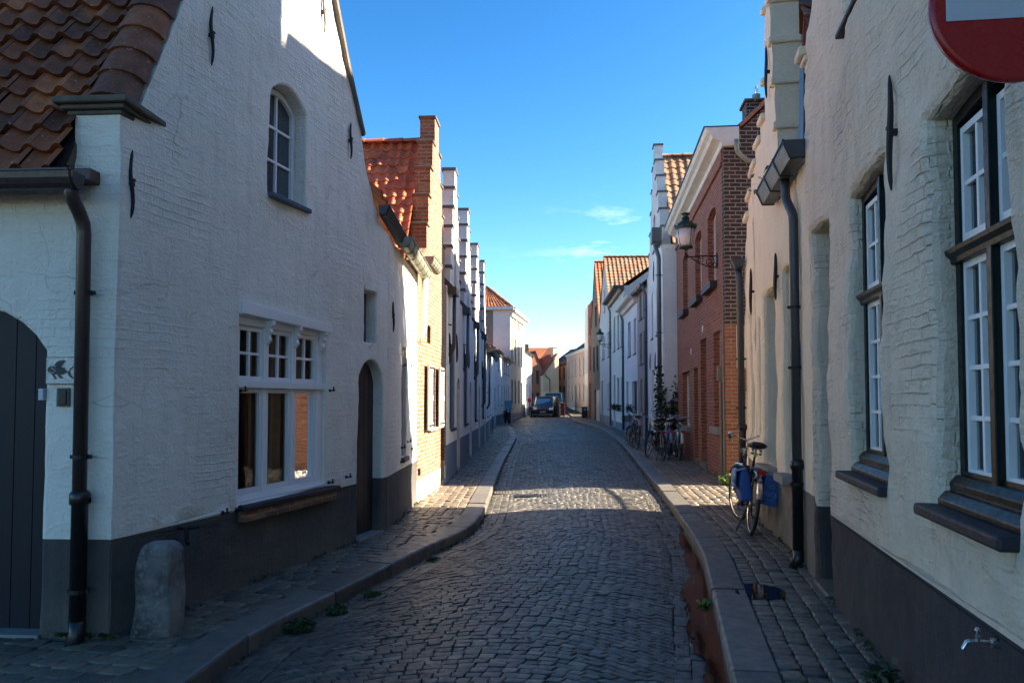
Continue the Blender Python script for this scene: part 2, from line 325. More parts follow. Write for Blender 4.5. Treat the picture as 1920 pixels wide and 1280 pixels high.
def npmesh(name, V, F, mat, rnd=None, smooth=False, parent=None):
    me = bpy.data.meshes.new(name); nv, nf = len(V), len(F); k = F.shape[1]
    me.vertices.add(nv); me.vertices.foreach_set('co', V.astype(np.float32).ravel())
    me.loops.add(nf * k); me.loops.foreach_set('vertex_index', F.astype(np.int32).ravel())
    me.polygons.add(nf); me.polygons.foreach_set('loop_start', np.arange(0, nf * k, k, dtype=np.int32))
    me.update(calc_edges=True)
    if smooth: me.polygons.foreach_set('use_smooth', np.ones(nf, dtype=bool))
    if rnd is not None:
        a = me.attributes.new('rnd', 'FLOAT', 'FACE'); a.data.foreach_set('value', rnd.astype(np.float32))
    me.materials.append(M[mat]); o = bpy.data.objects.new(name, me); COL.objects.link(o); place(o, Matrix.Identity(4), parent); return o
rng = np.random.default_rng(5)

# ------------------------------------------------------------------ ground heights and kerb lines (metres)
def gz(y): return .0013 * (y - 58) ** 2 if y > 58 else 0.
LK = [(-2.15, .5), (-1.86, 2.5), (-1.713, 4.459), (-1.676, 4.98), (-1.545, 5.547), (-1.295, 6.416), (-.893, 7.918), (-.521, 9.18), (-.40, 10.44), (-.332, 13.818), (-.202, 19.6), (.0, 26.), (.17, 32.), (.12, 38.), (-.03, 44.8), (-.22, 50.6), (-.08, 59.), (.6, 66.), (1.25, 75.), (1.9, 90.)]
RK = [(.45, .5), (.86, 2.5), (1.246, 4.553), (1.454, 5.56), (1.65, 6.54), (1.881, 7.736), (2.095, 9.362), (2.32, 11.4), (2.601, 14.15), (3.061, 18.8), (3.7, 25.5), (4.285, 32.8), (4.75, 40.), (4.87, 47.5), (4.62, 57.), (4.95, 64.6), (5.3, 70.), (5.2, 77.), (4.0, 92.)]
def smooth_path(pts, step=.25):
    out = []; P = [Vector((*p, 0)) for p in pts]
    for i in range(len(P) - 1):
        p0, p1, p2, p3 = P[max(i - 1, 0)], P[i], P[i + 1], P[min(i + 2, len(P) - 1)]
        n = max(1, int((p2 - p1).length / step))
        for k in range(n):
            t = k / n; d1 = (p2 - p0) * .5 * min(1, (p2 - p1).length / max(.1, (p2 - p0).length) * 2); d2 = (p3 - p1) * .5 * min(1, (p2 - p1).length / max(.1, (p3 - p1).length) * 2)
            out.append(p1 * (2 * t**3 - 3 * t**2 + 1) + d1 * (t**3 - 2 * t**2 + t) + p2 * (-2 * t**3 + 3 * t**2) + d2 * (t**3 - t**2))
    out.append(P[-1]); return out
LKs, RKs = smooth_path(LK), smooth_path(RK)
LY, LX = np.array([p.y for p in LKs]), np.array([p.x for p in LKs]); RY, RX = np.array([p.y for p in RKs]), np.array([p.x for p in RKs])
def lk(y): return float(np.interp(y, LY, LX))
def rk(y): return float(np.interp(y, RY, RX))
def camber(x, y):
    a, b = lk(y), rk(y); t = min(1, max(0, (x - a) / max(.1, b - a))); return .07 * (1 - (2 * t - 1) ** 2) + gz(y) + .010 * (1 - abs(2 * t - 1) ** 3) * (noise.noise(Vector((x * .9, y * .7, 2.))) + .5 * noise.noise(Vector((x * 2.4, y * 2.1, 7.))))

def setts(name, Q, mat, joint=.006, bev=.008, jit=.004, depth=.022, tilt=.004):
    """Q: list of 4 corners (x,y,z), counter-clockwise; every sett gets a worn rounded top"""
    Q = np.array(Q, dtype=float); n = len(Q); c = Q.mean(axis=1, keepdims=True); d = Q - c
    ln = np.linalg.norm(d[:, :, :2], axis=2, keepdims=True)
    dj = rng.uniform(-.012, .012, (n, 4, 2)) * .5; d = d.copy(); d[:, :, :2] += dj
    def ring(shr, dz):
        k = 1 - shr / np.maximum(ln, .02); r = c + d * k; r = r.copy(); r[:, :, 2] = Q[:, :, 2] + dz; return r
    hz = rng.normal(0, jit, (n, 1)); tl = rng.normal(0, tilt, (n, 4))
    r0 = ring(joint, 0); r0[:, :, 2] += -depth
    r1 = ring(joint * 1.1, 0); r1[:, :, 2] += -bev * .9 + hz + tl * .5
    r2 = ring(joint + bev * 1.2, 0); r2[:, :, 2] += -bev * .15 + hz + tl
    r3 = ring(joint + bev * 2.6, 0); r3[:, :, 2] += hz + tl
    V = np.concatenate([r0, r1, r2, r3], axis=1).reshape(-1, 3)
    base = (np.arange(n) * 16)[:, None, None]; fl = []
    for a in range(3):
        for k in range(4): k2 = (k + 1) % 4; fl.append((a * 4 + k, a * 4 + k2, a * 4 + 4 + k2, a * 4 + 4 + k))
    fl.append((12, 13, 14, 15)); F = (np.array(fl)[None] + base).reshape(-1, 4)
    rn = np.repeat(rng.uniform(0, 1, n), 13)
    return npmesh(name, V, F, mat, rn, smooth=True)

def sheet(name, rows, mat, kind='structure', r=.5):
    """rows of points of equal length -> quad sheet"""
    V = np.array([p for row in rows for p in row]); w = len(rows[0]); F = []
    for i in range(len(rows) - 1):
        for j in range(w - 1): F.append((i * w + j, i * w + j + 1, (i + 1) * w + j + 1, (i + 1) * w + j))
    o = npmesh(name, V, np.array(F), mat, np.full(len(F), r)); return tag(o, kind=kind)
sheet('ground', [[(x, y, -.06 + (gz(y) - .02 if y > 58 else 0)) for x in (-900, -60, -6, 6, 60, 900)] for y in (-200, 0, 30, 58, 70, 80, 92)] + [[(x, y, 1.4) for x in (-900, -60, -6, 6, 60, 900)] for y in (100, 1500)], 'joint')
# road bed
rows = []
for y in np.arange(.5, 92, .5):
    a, b = lk(y), rk(y); rows.append([(a + (b - a) * t, y, camber(a + (b - a) * t, y) - .013) for t in np.linspace(0, 1, 9)])
road_bed = sheet('road_bed', rows, 'joint')
# road setts laid in segmental arcs between three straight courses at each kerb
Q = []; y = 1.2; row = 0; NC = 1
while y < 91:
    dy = .074 if y < 30 else .13
    a, b = lk(y) + .30, rk(y) - .30; W = (b - a) / NC
    for c in range(NC):
        x0 = a + c * W; cnt = max(3, int(W / (.088 if y < 30 else .17))); offs = random.uniform(-.4, .4) / cnt
        cuts = [0.] + sorted(min(.98, max(.02, (k + offs + random.uniform(-.16, .16)) / cnt)) for k in range(1, cnt)) + [1.]
        am = .5
        def pt(t, yy):
            h = am * (1 - (2 * t - 1) ** 2) - .2 + .03 * math.sin(t * 9 + yy * 1.7); ye = yy + h
            aa, bb = lk(ye) + .30, rk(ye) - .30; xx = aa + (c + t) * (bb - aa) / NC + .012 * math.sin(yy * 3 + c); return (xx, ye, camber(xx, ye))
        for k in range(len(cuts) - 1):
            t0, t1 = cuts[k], cuts[k + 1]
            if t1 - t0 < .3 / cnt: continue
            w = random.uniform(-.004, .004); sh = lambda t_: min(1., max(0., t_ + am * 4 * (2 * t_ - 1) * dy / (W * W))); Q.append((pt(t0, y), pt(t1, y), pt(sh(t1), y + dy + w), pt(sh(t0), y + dy + w)))
    y += dy; row += 1
for side in (0, 1):                                                    # straight courses beside the kerbs
    for c in range(3):
        y = .8 + random.random() * .1
        while y < 90:
            ln = random.uniform(.10, .16)
            def p2(cc, yy):
                x = (lk(yy) + .002 + cc * .1) if side == 0 else (rk(yy) - .302 + cc * .1); return (x, yy, camber(x, yy) + .001)
            Q.append((p2(c, y), p2(c + 1, y), p2(c + 1, y + ln), p2(c, y + ln))); y += ln
road = setts('road', Q, 'sett', .0034, .0034, .0022, .016, .0018); tag(road, kind='structure')

# kerbs
KW, KH = .265, .11
def offset_path(pts, sgn, d):
    out = []
    for i, p in enumerate(pts):
        t = (pts[min(i + 1, len(pts) - 1)] - pts[max(i - 1, 0)]).normalized(); n = Vector((-t.y, t.x, 0)) * sgn; out.append(p + n * d)
    return out
def kerb(name, pts, sgn):
    mb = MB(); V = []; acc = 0.; cur = [0]; segs = []
    L_ = random.uniform(.8, 1.1)
    for i in range(1, len(pts)):
        acc += (pts[i] - pts[i - 1]).length; cur.append(i)
        if acc > L_: segs.append(cur); cur = [i]; acc = 0; L_ = random.uniform(.75, 1.15)
    if len(cur) > 1: segs.append(cur)
    prof = [(0.0, -.06), (0.002, KH - .022), (.008, KH - .008), (.022, KH), (KW - .012, KH + .006), (KW, KH - .004), (KW, -.06)]
    offs = [offset_path(pts, sgn, p[0]) for p in prof]
    for sg in segs:
        dz = random.gauss(0, .004); dd = random.gauss(0, .005); r = random.random(); rings = []
        for j, i in enumerate(sg):
            ring = []
            for q, p in enumerate(prof):
                v = offs[q][i].copy()
                if j == 0 or j == len(sg) - 1:
                    o_ = offs[q][sg[1] if j == 0 else sg[-2]]; v = v.lerp(o_, min(.4, .009 / max(.01, (o_ - v).length)))
                n = (offs[-1][i] - offs[0][i]).normalized(); v += n * (-.003 + dd * .4)
                ring.append(mb.V((v.x, v.y, p[1] + dz + gz(v.y))))
            rings.append(ring)
        for a, b in zip(rings[:-1], rings[1:]):
            for q in range(len(prof) - 1): mb.F((a[q], a[q + 1], b[q + 1], b[q]), r)
        mb.F(rings[0], r); mb.F(rings[-1][::-1], r)
    return tag(mb.build(name, 'kerb', smooth=False, bevel=0), kind='structure')
kerb('kerb', LKs, 1); kerb('kerb', RKs, -1)

# wall lines used to stop the pavement setts
LWALL = [(-9, -2), (-9, 5.9), (-2.524, 4.93), (-1.44, 8.95), (-1.393, 11.35), (-1.219, 14.3), (-1.144, 15.8), (-1.1, 19.25), (-1.047, 23.), (-.95, 26), (-.94, 36), (-1.2, 46), (-.13, 62), (1.0, 70), (1.8, 76)]
RWALL = [(.75, -2.4), (2.72, 7.45), (3.09, 9.79), (3.36, 11.15), (12, 11.16), (12, 14.1), (3.87, 14.2), (4.85, 22.4), (5.1, 29.), (5.2, 32.), (5.42, 37.4), (5.68, 44.3), (6.0, 52.7), (6.2, 60), (6.45, 69)]
def lw(x, y):                                          # inside the free strip?
    if y < 4.93: return x > -9
    return x > float(np.interp(y, [p[1] for p in LWALL[2:]], [p[0] for p in LWALL[2:]])) - .06
def rw(x, y):
    if 11.16 < y < 14.15: return x < 12
    pts = [p for p in RWALL if p[0] < 11]; return x < float(np.interp(y, [p[1] for p in pts], [p[0] for p in pts])) + .07
def pavement(name, pts, sgn, tmax, inside, sl, tl, mat, ymax, alt):
    inner = offset_path(pts, sgn, KW + .004); Q = []; ss = [0.]
    for i in range(1, len(inner)): ss.append(ss[-1] + (inner[i] - inner[i - 1]).length)
    nrm = [((b - a).normalized()) for a, b in zip(offset_path(pts, sgn, 0), offset_path(pts, sgn, 1))]
    # smooth the normals so that rows fan gently round the bends
    k = 6; nrm = [sum((nrm[j] for j in range(max(0, i - k), min(len(nrm), i + k + 1))), Vector()).normalized() for i in range(len(nrm))]
    sa = np.array(ss); ix = np.array([p.x for p in inner]); iy = np.array([p.y for p in inner]); nx = np.array([p.x for p in nrm]); ny = np.array([p.y for p in nrm])
    def PT(s_, t_):
        x = float(np.interp(s_, sa, ix) + t_ * np.interp(s_, sa, nx)); y_ = float(np.interp(s_, sa, iy) + t_ * np.interp(s_, sa, ny)); return x, y_
    t = 0.
    while t < tmax:
        w = tl * random.uniform(.93, 1.07); s_ = random.uniform(0, sl)
        while s_ < ss[-1]:
            l_ = sl * random.uniform(.8, 1.2); q = [PT(s_, t), PT(s_, t + w), PT(s_ + l_, t + w), PT(s_ + l_, t)]
            cx = sum(p[0] for p in q) / 4; cy = sum(p[1] for p in q) / 4
            if sgn > 0: q = q[::-1]
            if cy > ymax: break
            if inside(cx, cy) and -1 < cy and (t < alt or True):
                un = .008 * noise.noise(Vector((cx * 1.1, cy * 1.1, 3)))
                Q.append([(p[0], p[1], KH - .004 + un + gz(p[1]) + min(.02, t * .01)) for p in q])
            s_ += l_
        t += w
    o = setts(name, Q, mat, .0065, .006, .004, .02, .003); return tag(o, kind='structure')
def pavebed(name, pts, sgn, far, z):
    rows = []
    for p, q in zip(pts, offset_path(pts, sgn, KW)):
        xw = far(p.y); rows.append([(q.x + (xw - q.x) * t, q.y, z + gz(q.y)) for t in (0, .33, .66, 1)])
    return sheet(name, rows, 'joint')
def left_near():
    Q = []; e1 = Vector((.26, .966)); e2 = Vector((-.966, .26)); o = Vector((-1.0, 2.0)); a = -3.
    while a < 9:
        da = random.uniform(.125, .15); b = -2.2 + random.random() * .1
        while b < 8:
            db = random.uniform(.13, .20); q = [o + e1 * (a + i * da) + e2 * (b + j * db) for i, j in ((0, 0), (1, 0), (1, 1), (0, 1))]; c = sum(q, Vector((0, 0))) / 4
            if c.x < lk(c.y) - .235 and lw(c.x, c.y) and 1 < c.y < 10 and c.x > -6: un = .003 * noise.noise(Vector((c.x * 1.3, c.y * 1.3, 3))); Q.append([(p.x, p.y, KH + .002 + un) for p in q])
            b += db
        a += da
    return tag(setts('pavement', Q, 'sett_pave', .010, .006, .0025, .026, .0016), kind='structure')
left_near()
pavement('pavement', LKs, 1, 7.5, lambda x, y: lw(x, y) and y >= 10, .15, .125, 'sett_pave', 60, 0)
pavement('pavement', RKs, -1, 9.5, rw, .088, .128, 'sett_pave', 68, 0)
pavebed('pavement_bed', LKs, 1, lambda y: -9 if y < 5 else -4, KH - .020)
pavebed('pavement_bed', RKs, -1, lambda y: 13 if 10 < y < 15 else 9, KH - .018)

# ------------------------------------------------------------------ building kit
def arch(u0, u1, z0, z1, rise=0., n=10, ph=None):
    """closed outline of an opening, anticlockwise from the lower left; z1 = top of the arch"""
    pts = [(u0, z0), (u1, z0)]
    zs = z1 - rise
    if ph is not None and z0 < ph < zs: pts = [(u0, z0), (u1, z0), (u1, ph)]
    if rise <= 0: pts += [(u1, z1), (u0, z1)]
    else:
        w = (u1 - u0) / 2; c = (u0 + u1) / 2; rad = (w * w + rise * rise) / (2 * rise); zc = z1 - rad; a0 = math.asin(min(1, w / rad))
        if rise > w: a0 = math.pi - a0
        pts += [(c + rad * math.sin(a0 - 2 * a0 * k / n), zc + rad * math.cos(a0 - 2 * a0 * k / n)) for k in range(n + 1)]
    if ph is not None and z0 < ph < zs: pts += [(u0, ph)]
    return pts
def offs(pts, d):
    """grow a closed anticlockwise outline by d"""
    out = []; n = len(pts)
    for i in range(n):
        a, b, c = Vector(pts[i - 1]), Vector(pts[i]), Vector(pts[(i + 1) % n])
        e1 = (b - a).normalized(); e2 = (c - b).normalized(); n1 = Vector((e1.y, -e1.x)); n2 = Vector((e2.y, -e2.x))
        m = (n1 + n2); m = m / max(.3, m.dot(n1) if m.length > 0 else 1); out.append((b.x + m.x * d, b.y + m.y * d))
    return out
def subdiv(pts, g):
    out = []
    for i in range(len(pts)):
        a, b = pts[i], pts[(i + 1) % len(pts)]; n = max(1, int(math.hypot(b[0] - a[0], b[1] - a[1]) / g))
        out += [(a[0] + (b[0] - a[0]) * k / n, a[1] + (b[1] - a[1]) * k / n) for k in range(n)]
    return out
def inside(p, poly):
    c = False; n = len(poly); x, y = p
    for i in range(n):
        x1, y1 = poly[i]; x2, y2 = poly[i - 1]
        if (y1 > y) != (y2 > y) and x < (x2 - x1) * (y - y1) / (y2 - y1) + x1: c = not c
    return c
def facade(B, fr, u0, u1, top, ops, mat, t=.3, g=.5, amp=0., ph=None, plmat=None, zb=-.1, rnd=.012, seed=0., label=None, name='wall'):
    """a wall slab with real openings; ops = [(outline, reveal depth)]"""
    def disp(u, z):
        if not amp: return 0.
        v = Vector((u * .9 + seed, z * .9, seed)); w = Vector((u * 4 + seed, z * 4.6, 1.7 + seed))
        return amp * (noise.noise(v) * 1.1 + noise.noise(w) * .45 + noise.noise(w * 2.6) * .24)
    out = [(u0, zb), (u1, zb)] + ([(u1, ph)] if ph else []) + list(reversed(top)) + ([(u0, ph)] if ph else [])
    out = subdiv(out, g) if amp else out
    holes = [subdiv(offs(o[0], rnd), g) if amp else offs(o[0], rnd) for o in ops]
    vs = []; es = []
    for lp in [out] + holes:
        b = len(vs); vs += [Vector(p) for p in lp]; es += [(b + i, b + (i + 1) % len(lp)) for i in range(len(lp))]
    if ph: b = len(vs); vs += [Vector((u0, ph)), Vector((u1, ph))]; es.append((b, b + 1))
    if amp:
        nu = int((u1 - u0) / g); zt = max(p[1] for p in top); nz = int((zt - zb) / g)
        for i in range(1, nu):
            for j in range(1, nz):
                p = (u0 + (i + .5 * (j % 2) - .25) * g, zb + j * g)
                if inside(p, out) and not any(inside(p, h) for h in holes): vs.append(Vector(p))
    V2, E2, F2, *_ = delaunay_2d_cdt(vs, es, [], 0, 1e-5)
    mw, mp = MB(fr), MB(fr); idx = {0: {}, 1: {}}
    def gv(mb, k, i):
        if i not in idx[k]: p = V2[i]; idx[k][i] = mb.V((p.x, disp(p.x, p.y), p.y))
        return idx[k][i]
    for f in F2:
        c = sum((V2[i] for i in f), Vector((0, 0))) / len(f); c = (c.x, c.y)
        if not inside(c, out) or any(inside(c, h) for h in holes): continue
        k = 1 if (ph and c[1] < ph) else 0; mb = mp if k else mw; mb.F([gv(mb, k, i) for i in f])
    def band(lp, d0, lp2, d1, disp1):
        n = len(lp)
        for i in range(n):
            a, b = lp[i], lp[(i + 1) % n]; a2, b2 = lp2[i], lp2[(i + 1) % n]; mb = mp if (ph and (a[1] + b[1]) / 2 < ph - 1e-4) else mw
            q = [(a[0], d0 + disp(*a), a[1]), (b[0], d0 + disp(*b), b[1]), (b2[0], d1 + (disp(*b2) if disp1 else 0), b2[1]), (a2[0], d1 + (disp(*a2) if disp1 else 0), a2[1])]
            mb.poly(q)
    band(out, 0, out, t, False)
    for (o, dep), h in zip(ops, holes):
        o2 = subdiv(o, g) if amp else o
        if len(o2) != len(h): o2 = [(p[0], p[1]) for p in offs(h, -rnd)]
        h2 = offs(h, -rnd * .7); band(h, 0, h2, rnd * .35, True); band(h2, rnd * .35, o2, rnd, True); band(o2, rnd, o2, dep + .02, False)
    for mb, part in ((mw, out),): mb.poly([(p[0], t, p[1]) for p in out])
    w = mw.build(name, mat, B, smooth=bool(amp)); w2 = None
    for o_ in [w]: o_.data.set_sharp_from_angle(angle=R(50)) if amp else None
    if mp.v:
        w2 = mp.build('plinth', plmat, B, smooth=bool(amp))
        if amp: w2.data.set_sharp_from_angle(angle=R(50))
    return w
def ring_strip(mb, a, b, y0, y1):
    """frame between outline a (outer) and b (inner), from depth y0 to y1"""
    n = len(a)
    for i in range(n):
        j = (i + 1) % n
        mb.poly([(a[i][0], y0, a[i][1]), (a[j][0], y0, a[j][1]), (b[j][0], y0, b[j][1]), (b[i][0], y0, b[i][1])])
        mb.poly([(b[i][0], y0, b[i][1]), (b[j][0], y0, b[j][1]), (b[j][0], y1, b[j][1]), (b[i][0], y1, b[i][1])])
        mb.poly([(a[i][0], y0, a[i][1]), (a[i][0], y1, a[i][1]), (a[j][0], y1, a[j][1]), (a[j][0], y0, a[j][1])])
def bar(mb, u0, u1, z0, z1, y0, y1): mb.box(u0, u1, y0, y1, z0, z1)
def room(fr, parent, u0, u1, z0, z1, d0, d1):
    m = MB(fr); a = [(u0, z0), (u1, z0), (u1, z1), (u0, z1)]
    for i in range(4): p, q = a[i], a[(i + 1) % 4]; m.poly([(p[0], d0, p[1]), (q[0], d0, q[1]), (q[0], d1, q[1]), (p[0], d1, p[1])])
    m.poly([(p[0], d1, p[1]) for p in a]); m.build('room_dark', 'void', parent)
def window(B, fr, u0, u1, z0, z1, d, rise=0., fw=.045, cols=2, rws=3, bw=.022, mat='paint_white', glass='glass', curtain=None, sill=None, frame2=None, name='window', pane=True, sd=.05, sth=.05, sover=.04, label=None):
    """window thing-part: frame mesh; panes, curtain and sill are sub-parts"""
    o = arch(u0, u1, z0, z1, rise); mb = MB(fr)
    i1 = offs(o, -fw)
    if frame2:
        mf = MB(fr); ring_strip(mf, o, i1, d, d + .06); W_ = mf.build(name, frame2, B, bevel=.004); o = i1; i1 = offs(o, -fw * .9); d += .018
        ring_strip(mb, o, i1, d, d + .05)
    else: ring_strip(mb, o, i1, d, d + .06); W_ = None
    a0 = min(p[0] for p in i1); a1 = max(p[0] for p in i1); b0 = min(p[1] for p in i1); b1 = max(p[1] for p in i1)
    for k in range(1, cols):
        c = a0 + (a1 - a0) * k / cols; bar(mb, c - bw / 2, c + bw / 2, b0, b1 - .004, d + .006, d + .036)
    for k in range(1, rws):
        c = b0 + (b1 - b0) * k / rws; bar(mb, a0, a1, c - bw / 2, c + bw / 2, d + .009, d + .033)
    bars = mb.build('casement' if W_ else name, mat, W_ or B, bevel=.003 if (u1 - u0) > .3 and d < .5 and fr in NEAR else 0)
    W_ = W_ or bars
    if label: W_['label'] = label
    p = MB(fr); p.poly([(q[0], d + .03, q[1]) for q in offs(i1, .003)]); p.build('pane', glass, W_)
    if curtain:
        c = MB(fr); n = 26; w = a1 - a0
        for (ca, cb) in curtain[1]:
            xs = [a0 + w * (ca + (cb - ca) * k / n) for k in range(n + 1)]; ys = [d + .09 + .018 * math.sin(k * 1.9) for k in range(n + 1)]
            for k in range(n): c.poly([(xs[k], ys[k], b0), (xs[k + 1], ys[k + 1], b0), (xs[k + 1], ys[k + 1], b1), (xs[k], ys[k], b1)])
        c.build('curtain', curtain[0], W_, smooth=True)
        room(fr, W_, a0 - .01, a1 + .01, b0 - .01, b1 + .01, d + .045, d + .14)
    if sill:
        s_ = MB(fr); s_.box(u0 - sover, u1 + sover, -sd, d + .01, z0 - sth, z0 + .002); s_.build('sill', sill, W_, bevel=.006)
    return W_
NEAR = []
def door(B, fr, u0, u1, z0, z1, d, rise=0., mat='plank_dark', planks=6, handle=True, step='sill_grey', leftknob=False, label=None):
    o = arch(u0, u1, z0, z1, rise); mb = MB(fr); w = (u1 - u0) / planks
    for k in range(planks):
        a, b = u0 + k * w + .002, u0 + (k + 1) * w - .002
        def topz(u):
            if rise <= 0: return z1
            hw = (u1 - u0) / 2; rad = (hw * hw + rise * rise) / (2 * rise); return z1 - rad + math.sqrt(max(0, rad * rad - (u - (u0 + u1) / 2) ** 2))
        mb.prism([(a, z0), (b, z0), (b, topz(b)), ((a + b) / 2, topz((a + b) / 2)), (a, topz(a))], d, d + .03)
    D = mb.build('door', mat, B, bevel=.003 if fr in NEAR else 0)
    bk = MB(fr); bk.poly([(p[0], d + .028, p[1]) for p in o]); bk.build('door_back', 'void', D)
    if handle:
        h = MB(fr); x = u0 + .09 if leftknob else u1 - .09; h.lathe([(.012, 0), (.012, -.03), (.026, -.035), (.03, -.05), (.018, -.062)], (x, d, z0 + 1.0), 10, 'y')
        h.box(x - .02, x + .02, d - .004, d, z0 + .9, z0 + 1.08); h.build('handle', 'iron', D, smooth=False)
    if step: s_ = MB(fr); s_.box(u0 - .02, u1 + .02, -.03, d + .02, -.08, z0 + .001); s_.build('step', step, D, bevel=.008)
    return D
def anchor(B, fr, u, z0, z1, w=.011, d=-.012):
    m = MB(fr); zc = (z0 + z1) / 2; n = 12; pr = []
    for k in range(n + 1):
        t = k / n; z = z0 + (z1 - z0) * t; pr.append(Vector((u + .012 * math.sin(t * 7), d - .004 * math.sin(t * 5), z)))
    m.tube(pr, [w * (.35 if k in (0, n) else (.8 + .5 * math.sin(math.pi * k / n))) for k in range(n + 1)], 6)
    m.box(u - .020, u + .020, d - .010, .01, zc - .014, zc + .014); m.box(u - .008, u + .018, d - .018, d, zc + .018, zc + .034); m.build('wall_anchor', 'iron', B, smooth=False)
def hook(B, fr, u, z):
    m = MB(fr); m.tube([(u, .01, z), (u, -.045, z), (u + .008, -.06, z + .006)], .007, 6); m.tube([(u, -.045, z - .008), (u, -.045, z + .038)], .008, 6); m.box(u - .012, u + .012, -.010, .005, z - .014, z + .014); m.build('shutter_hinge', 'iron', B)
def gutter(B, P0, P1, out, mat='zinc', w=.13, h=.10, boxy=False, straps=.45):
    """eaves gutter between two world points, hanging on the side 'out' (unit vector)"""
    m = MB(); P0, P1, out = Vector(P0), Vector(P1), Vector(out); up = Vector((0, 0, 1))
    prof = [(0, 0), (0, -h), (w * .7, -h), (w, -.2 * h), (w, .0)] if boxy else [(w * .5 - w * .5 * math.cos(a * math.pi / 8), -h * math.sin(a * math.pi / 8)) for a in range(9)]
    prof = prof + [(w + .012, .012), (w + .012, .0)] ; th = .006
    rings = [[P + out * p[0] + up * p[1] for p in prof] for P in (P0, P1)]
    for k in range(len(prof) - 1): m.poly([rings[0][k], rings[0][k + 1], rings[1][k + 1], rings[1][k]])
    inner = [[P + out * (w / 2 + (p[0] - w / 2) * .92) + up * (p[1] * .92 + .002) for p in prof[:-2]] for P in (P0, P1)]
    for k in range(len(inner[0]) - 1): m.poly([inner[0][k], inner[1][k], inner[1][k + 1], inner[0][k + 1]])
    for q in (0, 1): m.poly(rings[q][:-2])
    L_ = (P1 - P0).length; n = max(1, int(L_ / straps)); d = (P1 - P0).normalized()
    for k in range(n + 1):
        c = P0 + d * (.02 + (L_ - .04) * k / n)
        for a, b in zip(prof[:-2], prof[1:-1]): m.tube([c + out * (a[0] + .004 * (a[0] > w / 2)) + up * (a[1] - .003), c + out * (b[0] + .004) + up * (b[1] - .003)], .007, 4)
    return m.build('gutter', mat, B, smooth=False)
def downpipe(B, pts, r=.045, mat='zinc', clips=(), low=None, sq=False, clipdir=(0, 1, 0), lowmat='pipe_black'):
    """pts in world metres from the gutter down; low = z below which a heavier pipe takes over"""
    m = MB(); pts = [Vector(p) for p in pts]; n = 4 if sq else 12
    path = []
    for i, p in enumerate(pts):
        if 0 < i < len(pts) - 1:
            a = (pts[i - 1] - p).normalized(); b = (pts[i + 1] - p).normalized(); k = min(.07, (pts[i - 1] - p).length * .4, (pts[i + 1] - p).length * .4)
            path += [p + a * k, p + (a + b) * k * .22, p + b * k]
        else: path.append(p)
    m.tube(path, r, n)
    o = m.build('downpipe', mat, B, smooth=not sq)
    if low is not None:
        e = pts[-1]; l = MB(); x, y = e.x, e.y
        l.lathe([(r * 1.1, low + .02), (r * 1.45, low), (r * 1.45, low - .06), (r * 1.15, low - .07), (r * 1.15, e.z + .12)], (x, y, 0), 14)
        l.tube([(x, y, e.z + .14), (x, y, e.z + .06), (x - .05 * clipdir[0], y - .05 * clipdir[1], e.z - .02)], r * 1.2, 12); l.build('pipe_shoe', lowmat, o, smooth=True)
    if clips:
        for z in clips:
            c = MB(); q = min(pts, key=lambda p: 0); x = pts[-1].x; y = pts[-1].y
            c.lathe([(r * 1.22, z - .013), (r * 1.22, z + .013)], (x, y, 0), 12); c.box(x - r * 1.6, x + r * 1.6, y - .006, y + .006, z - .012, z + .012)
            c.tube([(x, y, z), (x + clipdir[0] * .12, y + clipdir[1] * .12, z)], .007, 5); c.build('pipe_bracket', 'iron', o)
    return o
def tiles(B, e0, e1, r0, r1, mat, tw=.24, tl=.30, res=6, amp=.03, lip=.022, name='roof', thick=True):
    """pantiled slope: eave e0-e1, ridge r0-r1 (world). Real rolls and laps."""
    e0, e1, r0, r1 = map(Vector, (e0, e1, r0, r1)); W_ = max((e1 - e0).length, (r1 - r0).length); H_ = ((r0 + r1) / 2 - (e0 + e1) / 2).length
    nu = max(1, round(W_ / tw)); nv = max(1, round(H_ / tl)); nrm = (e1 - e0 if (e1 - e0).length > .1 else r1 - r0).cross(r0 - e0 if (r0 - e0).length > .1 else r1 - e1).normalized()
    if nrm.z < 0: nrm = -nrm
    V = []; F = []; RN = []; prof = []
    for k in range(res + 1):
        t = k / res; prof.append((t, (.5 + .5 * math.cos(2 * math.pi * (t - .12))) ** 1.7 * amp))
    def S_(a, b): return (e0.lerp(e1, a)).lerp(r0.lerp(r1, a), b)
    for j in range(nv):
        for i in range(nu):
            r = random.random(); dz = random.gauss(0, .0035); tl_ = random.gauss(0, .0025); b = len(V)
            for (vv, lz) in ((j / nv, lip * .2 - .006), (j / nv + .0005, lip), ((j + 1.04) / nv, .002)):
                for (t, h) in prof:
                    p = S_((i + t) / nu, min(1., vv) - (0.004 * abs(math.sin(t * 3)) if lz == lip else 0)) + nrm * (h * (1 if lz != lip * .2 - .006 else .9) + lz + dz + tl_ * (t - .5)); V.append(p[:])
            m_ = res + 1
            for q in range(2):
                for k in range(res): F.append((b + q * m_ + k, b + q * m_ + k + 1, b + (q + 1) * m_ + k + 1, b + (q + 1) * m_ + k)); RN.append(r)
    o = npmesh(name, np.array(V), np.array(F), mat, np.array(RN), smooth=True, parent=B)
    o.data.set_sharp_from_angle(angle=R(50))
    return o
